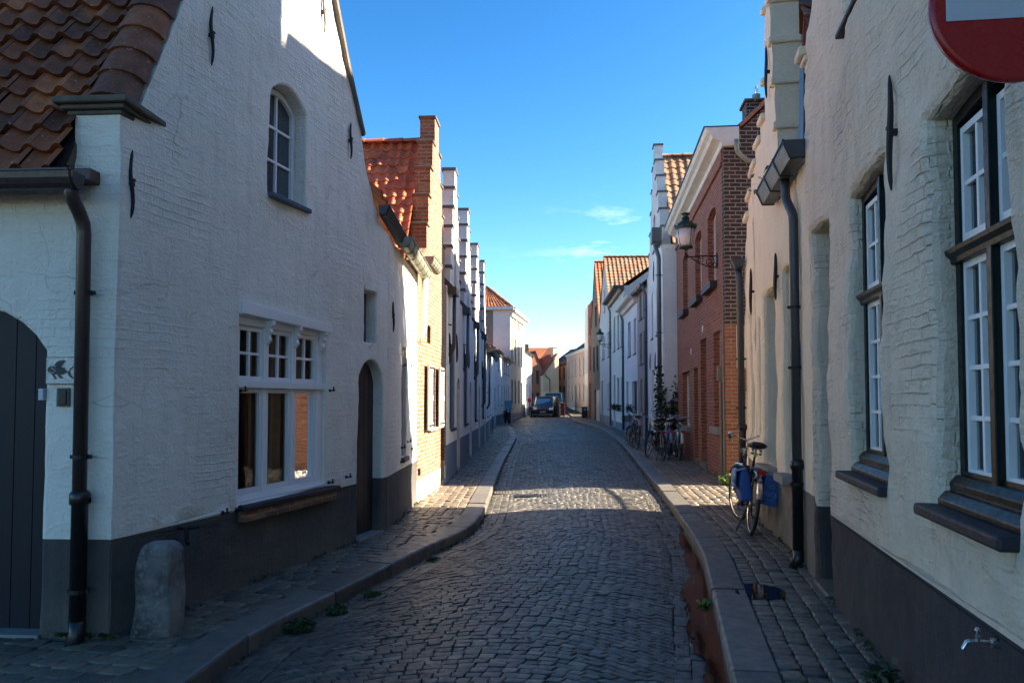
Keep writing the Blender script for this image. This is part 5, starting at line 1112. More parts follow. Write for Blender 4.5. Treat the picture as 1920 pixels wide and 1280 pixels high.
lantern('smaller far wall lantern on the cream gabled house beyond the white houses', (5.67, 44.2, 4.75), (-1, 0), .95)

# no-entry sign
sm = Matrix.Translation((1.325, 2.0, 2.649)) @ Matrix.Rotation(R(-7), 4, 'Z'); fr = XF(sm); NE = thing('no_entry_sign', 'round red no-entry sign with a pale bar, cut off at the top right corner', 'road sign', mat=sm)
m = MB(fr); rr = .207; m.lathe([(rr - .012, -.004), (rr, -.004), (rr + .004, .004), (rr, .022), (rr - .006, .024), (rr - .008, .010)], (0, 0, 0), 64, 'y'); m.build('rim', 'signred', NE, smooth=True)
m = MB(fr); m.poly([((rr - .006) * math.cos(k * math.pi / 32), 0.0, (rr - .006) * math.sin(k * math.pi / 32)) for k in range(64)]); m.poly([((rr - .006) * math.cos(k * math.pi / 32), 0.012, (rr - .006) * math.sin(k * math.pi / 32)) for k in range(64)][::-1]); m.build('plate', 'signred', NE)
m = MB(fr); m.box(-.172, .172, -.0075, -.0055, -.044, .044); m.build('bar', 'signwhite', NE, bevel=.0008)
m = MB(fr); m.box(-.16, .16, .014, .034, .08, .11); m.box(-.16, .16, .014, .034, -.11, -.08); m.tube([(0, .05, -.16), (0, .05, .5)], .03, 12); m.tube([(0, .05, .42), (.30, .05, .42)], .02, 8); m.tube([(0, .05, .2), (.32, .05, .2)], .02, 8); m.build('bracket', 'zinc', NE)

BN = 0
def bicycle(label, rear, head, lean, frame='paint_dark', guard='paint_dark', steer=0., group='bicycles parked against the wall', step=True, saddle='leather', barm='chrome', sc=1., rack=True):
    """rear = rear wheel contact point; head = heading in radians; lean > 0 tips to the right"""
    T = Matrix.Translation(rear) @ Matrix.Rotation(head, 4, 'Z') @ Matrix.Rotation(lean, 4, 'X') @ Matrix.Scale(sc, 4); fr = XF(T); b = thing('bicycle', label, 'bicycle', mat=T, group=group); r = .345; WB = 1.08
    fork = Matrix.Translation((WB - .10, 0, r)) @ Matrix.Rotation(R(-18), 4, 'Y'); axis = Vector((-math.sin(R(20)), 0, math.cos(R(20)))); hp = Vector((.955, 0, .72)); ST = T @ Matrix.Translation(hp) @ Matrix.Rotation(steer, 4, axis) @ Matrix.Translation(-hp); fs_ = XF(ST)
    for (x, f_) in ((0, fr), (WB, fs_)):
        m = MB(f_); n = 40; ring = []
        for k in range(n):
            a = k * 2 * math.pi / n; rg = [m.V((x + (r - .019 + .019 * math.cos(q * math.pi / 4)) * math.cos(a), .019 * math.sin(q * math.pi / 4), r + (r - .019 + .019 * math.cos(q * math.pi / 4)) * math.sin(a))) for q in range(8)]; ring.append(rg)
        for k in range(n):
            for q in range(8): m.F((ring[k][q], ring[k][(q + 1) % 8], ring[(k + 1) % n][(q + 1) % 8], ring[(k + 1) % n][q]))
        w = m.build('wheel', 'rubber', b, smooth=True)
        m = MB(f_); m.tube([(x + (r - .044) * math.cos(k * math.pi / 16), 0, r + (r - .044) * math.sin(k * math.pi / 16)) for k in range(33)], .010, 6); m.lathe([(.018, -.045), (.03, -.04), (.018, -.03), (.018, .03), (.03, .04), (.018, .045)], (x, 0, r), 10, 'y')
        for k in range(18):
            a = k * math.pi / 9; m.tube([(x + .02 * math.cos(a + .5), (-1) ** k * .03, r + .02 * math.sin(a + .5)), (x + (r - .045) * math.cos(a), 0, r + (r - .045) * math.sin(a))], .0016, 3, False)
        m.build('rim', 'chrome', w)
        m = MB(f_); aa = (R(-5), R(165)) if x == 0 else (R(35), R(190)); n = 18
        for k in range(n):
            for q in range(3):
                y = (-.033, -.022, .022, .033); z_ = (-.014, 0, 0, -.014)
                def gp(k_, q_): a = aa[0] + (aa[1] - aa[0]) * k_ / n; rad = r + .028 + z_[q_]; return (x + rad * math.cos(a), y[q_], r + rad * math.sin(a))
                m.poly([gp(k, q), gp(k + 1, q), gp(k + 1, q + 1), gp(k, q + 1)])
        m.build('mudguard', guard, b, smooth=True)
    BBx, BBz = .47, .29; m = MB(fr); st = (.30, 0, .80); hb = (.955, 0, .70); ht = (.915, 0, .84)
    m.tube([(BBx, 0, BBz), st], .016, 8); m.tube([hb, ht], .019, 8)
    if step: m.tube([(BBx, 0, BBz), (.60, 0, .33), (.80, 0, .50), (hb[0], 0, hb[2] + .02)], .020, 8); m.tube([(.40, 0, .52), (.62, 0, .50), (ht[0] - .01, 0, ht[2] - .06)], .012, 8)
    else: m.tube([(BBx, 0, BBz), hb], .020, 8); m.tube([(.32, 0, .74), (ht[0], 0, ht[2] - .02)], .016, 8)
    for s_ in (-1, 1): m.tube([(BBx, s_ * .03, BBz), (.2, s_ * .045, .32), (0, s_ * .058, r)], .010, 6); m.tube([(.33, s_ * .012, .72), (.2, s_ * .045, .55), (0, s_ * .058, r)], .009, 6)
    m.build('frame', frame, b, smooth=True)
    m = MB(fs_)
    for s_ in (-1, 1): m.tube([(.96, s_ * .045, .68), (.985, s_ * .055, .56), (1.03, s_ * .056, .42), (WB, s_ * .056, r)], .010, 6)
    m.box(.93, .99, -.055, .055, .67, .70); m.build('fork', frame, b)
    m = MB(fs_); m.tube([(.915, 0, .84), (.88, 0, .97), (.91, 0, 1.01)], .013, 8)
    for s_ in (-1, 1): m.tube([(.91, 0, 1.01), (.93, s_ * .07, 1.03), (.92, s_ * .17, 1.07), (.83, s_ * .26, 1.07), (.72, s_ * .29, 1.055)], .011, 8); m.tube([(.80, s_ * .27, 1.05), (.84, s_ * .25, 1.02), (.72, s_ * .26, 1.01)], .006, 5)
    m.tube([(.91, .05, 1.03), (.98, .09, 1.16), (.99, .06, .9), (.97, .0, .75)], .003, 4); m.tube([(.91, -.05, 1.03), (.98, -.1, 1.14), (.99, -.04, .9), (.97, .0, .75)], .003, 4); m.lathe([(.03, 0), (.033, .01), (.02, .03), (.0, .035)], (.86, .22, 1.08), 10)
    hbm = m.build('handlebar', barm, b, smooth=True)
    for s_ in (-1, 1): m = MB(fs_); m.tube([(.80, s_ * .273, 1.068), (.70, s_ * .292, 1.052), (.685, s_ * .294, 1.05)], .018, 8); m.build('grip', 'rubber', hbm)
    m = MB(fs_); m.lathe([(.03, .05), (.045, .02), (.05, .0), (.0, -.004)], (1.0, 0, .86), 12, 'x'); m.build('headlight', 'chrome', b)
    m = MB(fr); m.tube([st, (.265, 0, .93)], .013, 8); m.tube([(.2, .045, .88), (.2, .045, .94)], .016, 6); m.tube([(.2, -.045, .88), (.2, -.045, .94)], .016, 6); sp_ = m.build('seat_post', 'chrome', b, smooth=True)
    m = MB(fr); n = 10; prev = None
    for k in range(n + 1):
        t = k / n; x = .10 + t * .30; w = (.115 * math.sqrt(max(.05, math.sin(min(1, t * 2.2 + .12) * math.pi / 2))) if t < .42 else .115 - (t - .42) * .30 if t < .7 else .031); w = max(w, .022); zt = 1.0 + .012 * math.cos(t * 5)
        if t < .05: w = .075
        ring = [m.V((x, w * math.cos(a), zt + (.028 if math.sin(a) > 0 else .045) * math.sin(a) - .01)) for a in [q * math.pi / 5 for q in range(10)]]
        if prev:
            for q in range(10): m.F((prev[q], prev[(q + 1) % 10], ring[(q + 1) % 10], ring[q]))
        else: m.F(ring)
        prev = ring
    m.F(prev[::-1]); m.build('saddle', saddle, b, smooth=True)
    if rack:
        m = MB(fr)
        for s_ in (-1, 0, 1): m.tube([(.27, s_ * .04, .735), (-.24, s_ * .05, .735)], .007, 5)
        m.tube([(-.24, -.05, .735), (-.24, .05, .735)], .007, 5); m.tube([(.0, -.05, .735), (.0, .05, .735)], .006, 5)
        for s_ in (-1, 1): m.tube([(-.05, s_ * .055, .735), (0, s_ * .062, r)], .006, 5)
        m.build('rack', 'iron', b)
    m = MB(fr); m.box(-.275, -.25, -.05, .05, .69, .735); m.build('rear_light', 'red', b, bevel=.006)
    m = MB(fr); m.lathe([(.095, -.003), (.095, .003)], (BBx, -.045, BBz), 20, 'y'); ca = R(-70); cx, cz = .16 * math.cos(ca), .16 * math.sin(ca)
    m.tube([(BBx, -.06, BBz), (BBx + cx, -.085, BBz + cz)], .010, 6); m.tube([(BBx, .06, BBz), (BBx - cx, .085, BBz - cz)], .010, 6); m.tube([(BBx, -.06, BBz), (BBx, .06, BBz)], .018, 8); m.tube([(BBx, -.047, BBz + .093), (0, -.047, r + .035)], .004, 4); m.tube([(BBx, -.047, BBz - .093), (0, -.047, r - .035)], .004, 4)
    cr_ = m.build('crank', 'iron', b)
    m = MB(fr); m.box(BBx + cx - .045, BBx + cx + .045, -.17, -.09, BBz + cz - .012, BBz + cz + .012); m.build('pedal', 'rubber', cr_); m = MB(fr); m.box(BBx - cx - .045, BBx - cx + .045, .09, .17, BBz - cz - .012, BBz - cz + .012); m.build('pedal', 'rubber', cr_)
    m = MB(fr); m.box(BBx - cx - .047, BBx - cx - .040, .10, .16, BBz - cz - .008, BBz - cz + .008); m.build('pedal_reflector', 'orange', cr_)
    m = MB(fr); m.tube([(.12, .03, .33), (.05, .14, .02)], .009, 6); m.build('kickstand', 'iron', b)
    return b, T
KZ = KH + .006
bk, T = bicycle('black bicycle carrying blue pannier bags, leaning on the cream stepped-gable house', (2.625, 8.62, KZ), R(81.5), R(7.5), 'iron', 'chrome', R(14), group=None, step=True)
# the two bags hang on the rack: things of their own
def bag(label, T, s_, mat, top, txt=False):
    loc = T @ Matrix.Translation((-.02, s_ * .135, .56)) @ Matrix.Rotation(R(-8 * s_ if s_ < 0 else -10), 4, 'X'); fr = XF(loc); t = thing('pannier_bag', label, 'bag', mat=loc)
    m = MB(fr); nx, nz = 9, 9; W_, Hh, D_ = .32, .36, .13
    def pp_(a, b_, c): 
        x = (a - .5) * W_ * (1 - .10 * b_); z = (b_ - .5) * Hh - .012 * math.sin(a * 6) * b_; y = (c - .5) * D_ * (1 - .5 * b_ ** 3) + (.018 * noise.noise(Vector((a * 3, b_ * 3, c + s_))) + .02 * math.sin(math.pi * a) * math.sin(math.pi * b_) * (1 if c > .5 else -1) * .8); return (x, y, z)
    for c in (0, 1):
        for i in range(nx):
            for j in range(nz): m.poly([pp_(i / nx, j / nz, c), pp_((i + 1) / nx, j / nz, c), pp_((i + 1) / nx, (j + 1) / nz, c), pp_(i / nx, (j + 1) / nz, c)])
    for i in range(nx):
        for z in (0, 1): m.poly([pp_(i / nx, z, 0), pp_((i + 1) / nx, z, 0), pp_((i + 1) / nx, z, 1), pp_(i / nx, z, 1)])
        for x in (0, 1): m.poly([pp_(x, i / nz, 0), pp_(x, (i + 1) / nz, 0), pp_(x, (i + 1) / nz, 1), pp_(x, i / nz, 1)])
    import bmesh
    o = m.build('bag_body', mat, t, smooth=True); bm = bmesh.new(); bm.from_mesh(o.data); bmesh.ops.remove_doubles(bm, verts=bm.verts, dist=.0005); bmesh.ops.recalc_face_normals(bm, faces=bm.faces); bm.to_mesh(o.data); bm.free()
    b_ = o.modifiers.new('b', 'BEVEL'); b_.width = .02; b_.segments = 3; b_.limit_method = 'ANGLE'; b_.angle_limit = R(50)
    m = MB(fr); fl = [(-.02, .175), (.10, .15), (.12, .02), (.118, -.04)] if not txt else [(-.05, .17), (.045, .165), (.075, .09), (.082, .06)]
    for k in range(3):
        (y0, z0), (y1, z1) = fl[k], fl[k + 1]; m.poly([(-.15, s_ * y0 * .9, z0), (.15, s_ * y0 * .9, z0), (.158, s_ * y1 * .9, z1), (-.158, s_ * y1 * .9, z1)])
    o = m.build('flap', top, t, smooth=True); sd = o.modifiers.new('s', 'SOLIDIFY'); sd.thickness = .012; sd.offset = 0
    m = MB(fr); m.box(-.07, -.045, s_ * .0 - .07, .07, -.02, .19); m.box(.05, .075, -.07, .07, -.02, .19); m.build('strap', 'rubber', t, bevel=.004)
    return t, fr
t1, _ = bag('double blue pannier bag with a pale flap on the left of the bicycle rack', T, 1, 'bagblue', 'baglight')
t2, xf = bag('blue pannier bag with a printed end panel on the right of the bicycle rack', T, -1, 'bagblue', 'bagblue', True)
def text(body, size, mat, parent, world, ext=.0008, name='lettering'):
    c = bpy.data.curves.new('t', 'FONT'); c.body = body; c.size = size; c.extrude = ext; c.align_x = 'CENTER'; c.align_y = 'CENTER'; o = bpy.data.objects.new('t', c); COL.objects.link(o); dg = bpy.context.evaluated_depsgraph_get(); dg.update()
    me = bpy.data.meshes.new_from_object(o.evaluated_get(dg)); bpy.data.objects.remove(o); me.materials.clear(); me.materials.append(M[mat]); q = bpy.data.objects.new(name, me); COL.objects.link(q); place(q, world, parent); return q
ep = XF(xf.mat @ Matrix.Translation((-.168, 0, -.02)))     # rear end panel, facing the viewer
m = MB(ep); m.box(-.012, .0, -.088, .088, -.17, .15); pn = m.build('end_panel', 'bagblue', t2, bevel=.008)
W_ = ep.mat @ Matrix.Translation((-.0135, 0, -.05)) @ Matrix.Rotation(R(-90), 4, 'Z') @ Matrix.Rotation(R(90), 4, 'X')
text('BIO', .085, 'baglight', pn, W_); text('PLANET', .032, 'baglight', pn, W_ @ Matrix.Translation((0, -.055, 0)))
m = MB(ep); m.tube([(-.014, .032 * math.cos(k * .6283), .035 + .022 * math.sin(k * .6283)) for k in range(11)], .005, 5); m.build('emblem', 'leaf_lite', pn); M_ = None
m = MB(XF(T)); m.tube([(.24, 0, .86), (.25, 0, .90)], .022, 10); m.build('lock_tape', 'yellow', bk)

PG = 'bicycles parked by the red brick wall'
for lab, rx, ry, hd, ln, fm, gm, stc, sp_ in (
    ('bicycle with a pale green rear mudguard, right-hand one beside the red brick wall', 4.18, 19.4, 84, 5, 'vanpaint', 'lampglass', 8, True),
    ('bicycle with a light blue rear mudguard, next to the pale green one', 3.93, 19.6, 86, 6, 'baglight', 'baglight', -10, True),
    ('dark bicycle with a red rear light, left of the light blue one', 3.72, 19.2, 96, -3, 'paint_dark', 'iron', -32, False),
    ('black bicycle standing behind the light blue one', 4.25, 21.2, 80, 7, 'iron', 'iron', 20, False),
    ('black bicycle with a white stripe on its mudguard, near the tall white house', 3.80, 23.6, 90, 5, 'paint_dark', 'sill_dark', 30, False),
    ('farthest bicycle of the cluster, black with a front basket', 3.92, 25.4, 82, 8, 'iron', 'iron', -15, True)):
    bicycle(lab, (rx, ry, KZ), R(hd), R(ln), fm, gm, R(stc), PG, sp_, rack=True)
# basket on the far one
bsk = MB()
for k in range(7): z = KZ + .78 + k * .03; bsk.tube([(3.93 + .16 * math.cos(a * .7854), 26.5 + .12 * math.sin(a * .7854), z) for a in range(9)], .006, 4)
for a in range(12): bsk.tube([(3.93 + .16 * math.cos(a * .5236), 26.5 + .12 * math.sin(a * .5236), KZ + .76), (3.93 + .17 * math.cos(a * .5236), 26.5 + .13 * math.sin(a * .5236), KZ + .98)], .005, 4)
tag(bsk.build('bicycle_basket', 'iron'), 'dark wire basket on the handlebar of the farthest parked bicycle', 'basket')
m = MB(XF(Matrix.Translation((4.62, 19.6, KZ)) @ Matrix.Rotation(.6, 4, 'Z'))); m.prism([(-.10, 0), (.10, 0), (.11, .05), (.05, .10), (-.07, .09), (-.12, .04)], -.06, .06); tag(m.build('crumpled_packet', 'bagblue', bevel=.015), 'crumpled blue packet lying at the foot of the red brick wall', 'litter')
bicycle('bicycle half hidden at the corner beside the low white house on the left', (-.98, 37.2, KZ), R(88), R(-6), 'iron', 'iron', 0, None, False)

def car(label, name, cat, loc, head, W_, Ln, Ht, paint, hood=.95, nose=1.05, glass='carglass', van=True):
    T = Matrix.Translation(loc) @ Matrix.Rotation(head, 4, 'Z'); fr = XF(T); c = thing(name, label, cat, mat=T); w = W_ / 2; m = MB(fr)     # front at +x
    side = [(-Ln / 2, .28), (-Ln / 2 - .0, .9), (-Ln / 2 + .05, 1.05), (Ln / 2 - nose, 1.08), (Ln / 2 - .35, hood - .06), (Ln / 2 - .08, hood - .28), (Ln / 2, .55), (Ln / 2 - .03, .28)]
    sec = []
    for yy, k in ((-w, .965), (-w * .94, 1.), (w * .94, 1.), (w, .965)): sec.append([m.V((x * k, yy, .25 + (z - .25) * (k if z > .3 else 1))) for x, z in side])
    for a, b in zip(sec[:-1], sec[1:]):
        for k in range(len(side)): k2 = (k + 1) % len(side); m.F((a[k], a[k2], b[k2], b[k]))
    m.F(sec[0]); m.F(sec[-1][::-1])
    bd = m.build('body', paint, c, bevel=.04); m = MB(fr); gx0, gx1 = -Ln / 2 + .08, Ln / 2 - nose + .02; tx0, tx1 = gx0 + .12, gx1 - .72
    for (pa, pb, nm) in (((gx0, gx1, 1.04, w * .95), (tx0, tx1, Ht - .07, w * .80), 'cabin'),):
        q = [m.V(p) for p in ((pa[0], -pa[3], pa[2]), (pa[1], -pa[3], pa[2]), (pa[1], pa[3], pa[2]), (pa[0], pa[3], pa[2]), (pb[0], -pb[3], pb[2]), (pb[1], -pb[3], pb[2]), (pb[1], pb[3], pb[2]), (pb[0], pb[3], pb[2]))]
        for f in ((4, 5, 6, 7), (0, 1, 5, 4), (1, 2, 6, 5), (2, 3, 7, 6), (3, 0, 4, 7)): m.F([q[i] for i in f])
    m.build('windows', glass, c, bevel=.05)
    m = MB(fr); m.prism([(tx0 - .05, Ht - .08), (tx1 + .10, Ht - .08), (tx1, Ht - .01), (tx0 + .2, Ht)], -w * .80, w * .80)
    for s_ in (-1, 1):
        m.tube([(gx1, s_ * w * .95, 1.04), (tx1, s_ * w * .80, Ht - .05)], .045, 6); m.tube([(gx0 + .05, s_ * w * .95, 1.04), (tx0, s_ * w * .80, Ht - .05)], .07, 6); m.tube([((gx0 + gx1) / 2 + .2, s_ * w * .95, 1.04), ((tx0 + tx1) / 2 + .3, s_ * w * .81, Ht - .05)], .05, 6)
    m.build('roof', paint, c, bevel=.02)
    for x in (-Ln / 2 + .75, Ln / 2 - .8):
        for s_ in (-1, 1):
            m = MB(fr); m.lathe([(.20, -.11), (.31, -.11), (.325, -.08), (.325, .08), (.31, .11), (.20, .11)], (x, s_ * (w - .10), .325), 22, 'y'); wh = m.build('wheel', 'rubber', c); m = MB(fr); m.lathe([(.02, -.115), (.19, -.112), (.2, -.09), (.2, .09), (.19, .112), (.02, .115)], (x, s_ * (w - .10), .325), 16, 'y'); m.build('rim', 'chrome', wh)
    for s_ in (-1, 1):
        m = MB(fr); m.prism([(Ln / 2 - .42, .80), (Ln / 2 - .06, .62), (Ln / 2 - .04, .72), (Ln / 2 - .30, .90)], s_ * w * .60, s_ * w * .97); m.build('headlight', 'headlight', c, bevel=.02)
        m = MB(fr); m.box(gx1 - .25, gx1 - .12, s_ * (w + .02), s_ * (w + .20), 1.05, 1.22); m.build('wing_mirror', 'rubber', c, bevel=.03)
        m = MB(fr); m.box(-Ln / 2 - .02, -Ln / 2 + .06, s_ * w * .82, s_ * w * .96, .75, 1.15); m.build('tail_light', 'red', c, bevel=.01)
    m = MB(fr); m.box(Ln / 2 - .03, Ln / 2 + .02, -w * .55, w * .55, .60, .70); m.box(Ln / 2 - .03, Ln / 2 + .025, -w * .7, w * .7, .30, .42); m.build('grille', 'rubber', c, bevel=.01)
    m = MB(fr); m.box(Ln / 2 - .0, Ln / 2 + .035, -.26, .26, .45, .56); m.build('number_plate', 'plate', c)
    m = MB(fr); m.box(Ln / 2 - .03, Ln / 2 + .03, -w * .96, w * .96, .26, .30); m.build('bumper_strip', 'headlight', c, bevel=.01)
    return c
z68 = gz(68)
car('dark people carrier parked facing the viewer at the bend', 'parked_car', 'car', (2.95, 69.4, gz(68) + .0), R(-97), 1.82, 4.4, 1.88, 'carpaint', 1.0)
car('pale teal van parked behind the dark people carrier', 'parked_van', 'van', (4.1, 76.0, gz(75)), R(-97), 1.9, 4.8, 2.05, 'vanpaint', 1.05)
cv = MB(XF(Matrix.Translation((3.95, 68.4, gz(68))))); pr = None
for k in range(9):
    t = k / 8; z = .02 + 1.88 * t; w = .30 * math.sqrt(max(.03, 1 - max(0, t - .45) ** 2 * 3.2)); ring = [cv.V((w * math.cos(a * .5236) * (1 + .12 * math.sin(a * 3 + k)), .5 * w / .3 * math.sin(a * .5236), z)) for a in range(12)]
    if pr:
        for q in range(12): cv.F((pr[q], pr[(q + 1) % 12], ring[(q + 1) % 12], ring[q]))
    pr = ring
cv.F(pr); tag(cv.build('covered_scooter', 'tarp', smooth=True), 'upright shape under a dark crumpled cover beside the dark people carrier', 'covered scooter')
BR = thing('striped_barrier', 'maroon barrier panel with slanted white stripes beside the covered scooter', 'barrier', (4.35, 69.3, gz(69))); fr = XF(Matrix.Translation((4.35, 69.3, gz(69)))); m = MB(fr); m.box(-.22, .38, -.05, .05, .12, 1.25); m.box(-.2, -.1, -.2, .2, 0, .12); m.box(.25, .35, -.2, .2, 0, .12); m.build('panel', 'maroon', BR, bevel=.02)
m = MB(fr)
for k in range(3): z = .25 + k * .32; m.poly([(-.2, -.056, z + .2), (-.2, -.056, z + .34), (.0, -.056, z + .14), (.0, -.056, z)])
m.build('stripe', 'signwhite', BR)
for i, (x, y, lab) in enumerate(((1.13, 67.6, 'slim black bollard standing alone left of the dark people carrier'), (1.75, 67.0, 'black bollard in front of the left wing of the dark people carrier'), (-.15, 52.5, 'black bollard near the parked moped'))):
    b = thing('bollard', lab, 'bollard', (x, y, gz(y)), group='black bollards at the bend'); m = MB(); m.lathe([(.09, 0), (.09, .1), (.055, .13), (.05, .7), (.075, .72), (.075, .76), (.05, .8), (.02, .86)], (x, y, gz(y) + .1), 14); m.build('post', 'iron', b, smooth=True)
    m = MB(); m.lathe([(.057, .58), (.057, .64)], (x, y, gz(y) + .1), 14); m.build('band', 'signwhite', b)
rs = thing('round_sign', 'small round red road sign on a post left of the parked cars', 'road sign', (1.55, 69.2, gz(69))); m = MB(); m.tube([(1.55, 69.2, gz(69)), (1.55, 69.2, gz(69) + 1.75)], .03, 8); m.build('post', 'zinc', rs); m = MB(); m.lathe([(.0, -.03), (.18, -.03), (.20, 0), (.18, .02)], (1.55, 69.15, gz(69) + 1.5), 24, 'y'); m.build('disc', 'signred', rs)
rl = thing('red_barrier_light', 'low red warning light on a dark stand left of the parked cars', 'warning light', (1.62, 67.4, gz(67))); m = MB(); m.box(1.45, 1.85, 67.3, 67.4, gz(67) + .75, gz(67) + .97); m.build('lens', 'red', rl, bevel=.03); m = MB(); m.box(1.60, 1.70, 67.32, 67.42, gz(67), gz(67) + .75); m.build('stand', 'iron', rl)
# moped
mp = thing('moped', 'dark moped with a tall windscreen parked against the low white house', 'moped', (-.32, 50., KZ)); X = XF(Matrix.Translation((-.32, 50., KZ)) @ Matrix.Rotation(R(-80), 4, 'Z')); m = MB(X); m.prism([(-.7, .35), (-.2, .30), (.25, .28), (.42, .35), (.5, .85), (.40, .95), (.30, .45), (-.05, .42), (-.1, .72), (-.75, .78)], -.17, .17); m.build('body', 'carpaint', mp, bevel=.04)
for x in (-.6, .62): m = MB(X); m.lathe([(.12, -.05), (.22, -.05), (.24, 0), (.22, .05), (.12, .05)], (x, 0, .24), 18, 'y'); m.build('wheel', 'rubber', mp)
m = MB(X); m.tube([(.42, -.32, .98), (.36, 0, 1.0), (.42, .32, .98)], .02, 6); m.tube([(.62, 0, .24), (.40, 0, .95)], .035, 6); m.build('handlebar', 'iron', mp); m = MB(X); m.prism([(.47, .9), (.53, .9), (.40, 1.5), (.36, 1.5)], -.22, .22); m.build('windscreen', 'glass', mp, bevel=.02); m = MB(X); m.prism([(-.72, .79), (-.05, .76), (-.08, .84), (-.7, .88)], -.13, .13); m.build('saddle', 'leather', mp, bevel=.03); m = MB(X); m.lathe([(.09, 0), (.07, .06), (0, .07)], (.5, 0, .82), 12, 'x'); m.build('headlight', 'headlight', mp)
bn = thing('bin', 'dark wheeled bin against the end of the far right row', 'bin', (5.95, 63.5, gz(63) + .1)); m = MB(); m.box(5.72, 6.18, 63.3, 63.8, gz(63) + .15, gz(63) + 1.0); m.build('body', 'paint_dark', bn, bevel=.03); m = MB(); m.box(5.69, 6.21, 63.26, 63.84, gz(63) + 1.001, gz(63) + 1.07); m.build('lid', 'rubber', bn, bevel=.02); m = MB(); m.box(5.86, 6.04, 63.285, 63.299, gz(63) + .78, gz(63) + .92); m.build('sticker', 'signwhite', bn)
# planters on the sills of the far right row
for (x, y) in ((5.13, 33.), (5.35, 38.2), (5.42, 40.3)):
    pl = thing('flower_box', {33.: 'flower box with dark leaves on the wide ground-floor sill of the white brick house', 38.2: 'flower box on the nearer ground-floor sill of the white rendered house', 40.3: 'flower box on the farther ground-floor sill of the white rendered house'}[y], 'planter', (x, y, 1.1)); m = MB(); m.box(x - .2, x - .04, y - .35, y + .35, 1.12, 1.26); m.build('trough', 'paint_dark', pl); leaves('foliage', [(x - .14 + random.gauss(0, .06), y + random.uniform(-.4, .4), 1.30 + random.gauss(0, .06)) for _ in range(120)], .05, 'leaf_dark', pl)

# ================================================================== street details
def strip(name, y0, y1, fx0, fx1, z, mat, n=40):
    V = []; F = []
    for k in range(n + 1): y = y0 + (y1 - y0) * k / n; V += [(fx0(y), y, z(fx0(y), y)), (fx1(y), y, z(fx1(y), y))]
    for k in range(n): F.append((2 * k, 2 * k + 1, 2 * k + 3, 2 * k + 2))
    return tag(npmesh(name, np.array(V), np.array(F), mat, np.full(len(F), .5)), kind='structure')
wig = lambda y: .03 * math.sin(y * 2.3) + .03 * math.sin(y * 5.1) + .05 * noise.noise(Vector((y * 7, 0, 0))) + .03 * noise.noise(Vector((y * 23, 0, 0)))
strip('gutter_water', 3.2, 9.4, lambda y: rk(y) - (.02 + max(0.02, .18 * math.sin(math.pi * min(1, max(0, (y - 2.4) / 7.2))) ** .5 + wig(y))), lambda y: rk(y) + .01, lambda x, y: .026, 'water', 90)
pd = []; cx, cy = 1.86, 6.12
for k in range(28): a = k * 2 * math.pi / 28; r_ = 1 + .25 * noise.noise(Vector((math.cos(a) * 2, math.sin(a) * 2, 5))); pd.append((cx + .07 + .21 * r_ * math.cos(a), cy + .26 * r_ * math.sin(a), KH + .0035))
m = MB(); m.poly(pd); tag(m.build('puddle', 'water'), kind='structure')
mc = thing('drain_grate', 'flat rectangular iron grate set in the sunlit cobbles', 'drain grate', (.40, 12.75, .06)); x0, y0 = .10, 12.55; m = MB()
for k in range(15): m.box(x0 + k * .045, x0 + k * .045 + .022, y0, y0 + .38, camber(.4, 12.7) - .01, camber(.4, 12.7) + .012)
m.box(x0 - .03, x0, y0 - .03, y0 + .41, .04, camber(.4, 12.7) + .013); m.box(x0 + .66, x0 + .69, y0 - .03, y0 + .41, .04, camber(.4, 12.7) + .013); m.build('grate', 'iron', mc)
gg = thing('kerb_drain', 'small rusty drain cover beside the left kerb at the edge of the sunlit strip', 'drain', (-.20, 13.35, .02)); m = MB(); m.box(-.30, -.02, 13.2, 13.5, -.01, .034); m.build('cover', 'copestone', gg, bevel=.006); m = MB()
for k in range(5): m.box(-.27 + k * .05, -.25 + k * .05, 13.24, 13.46, .0345, .038)
m.build('slot', 'print_black', gg)
weed('largest weed clump at the left kerb in the foreground', -1.46, 5.42, .012, .12, .09, 1300, group=None)
weed('second weed clump at the left kerb, farther from the camera than the largest', -1.31, 5.85, .012, .09, .07, 900, group=None)
weed('weed clump at the left kerb, third from the foreground', -1.14, 6.35, .012, .08, .05, 600, group=None)
weed('faint weed tuft at the left kerb near the bend beside the plank door', -.80, 7.75, .012, .08, .05, 160, group=None)
weed('low green weeds at the foot of the red brick corner', 3.85, 13.75, KZ, .22, .20, 900, 'leaf_lite', .03, None)
weed('dark weed at the foot of the charcoal plinth, bottom right', 1.90, 4.0, KZ, .07, .20, 260, 'leaf_dark', .025, None)
weed('small green sprig in the wet gutter beside the right kerb', 1.50, 6.05, .02, .05, .04, 90, 'leaf_lite', .015, None)
# moss and sprigs in the joints along the kerbs, debris beside the wet gutter
pts = []
for k in range(2600):
    y = random.uniform(3.5, 26); s_ = random.random()
    if noise.noise(Vector((y * 1.7, s_ * 0, 4 if s_ < .5 else 9))) < .05: continue
    if s_ < .5: x = lk(y) + abs(random.gauss(0, .025)) + .01; z = camber(x, y) + .004
    else: x = rk(y) - abs(random.gauss(0, .03)) - .01; z = camber(x, y) + .004
    if s_ >= .5 and y < 9.2: continue
    pts.append((x, y, z + random.random() * .012))
tag(leaves('moss', pts, .013, 'leaf'), kind='stuff')
pts = []
for k in range(4200):
    y = 4 + 8.6 * random.random(); x = rk(y) - .33 + random.gauss(0, .06) + (.1 if y > 9.5 else 0)
    if noise.noise(Vector((x * 4, y * 3, 1))) < -.1: continue
    pts.append((x, y, camber(x, y) + .004 + random.random() * .004))
dm = rndmat('sand_and_grit', [(.06, .05, .04), (.30, .28, .26)], .9, mossamt=0); M['grit'] = dm
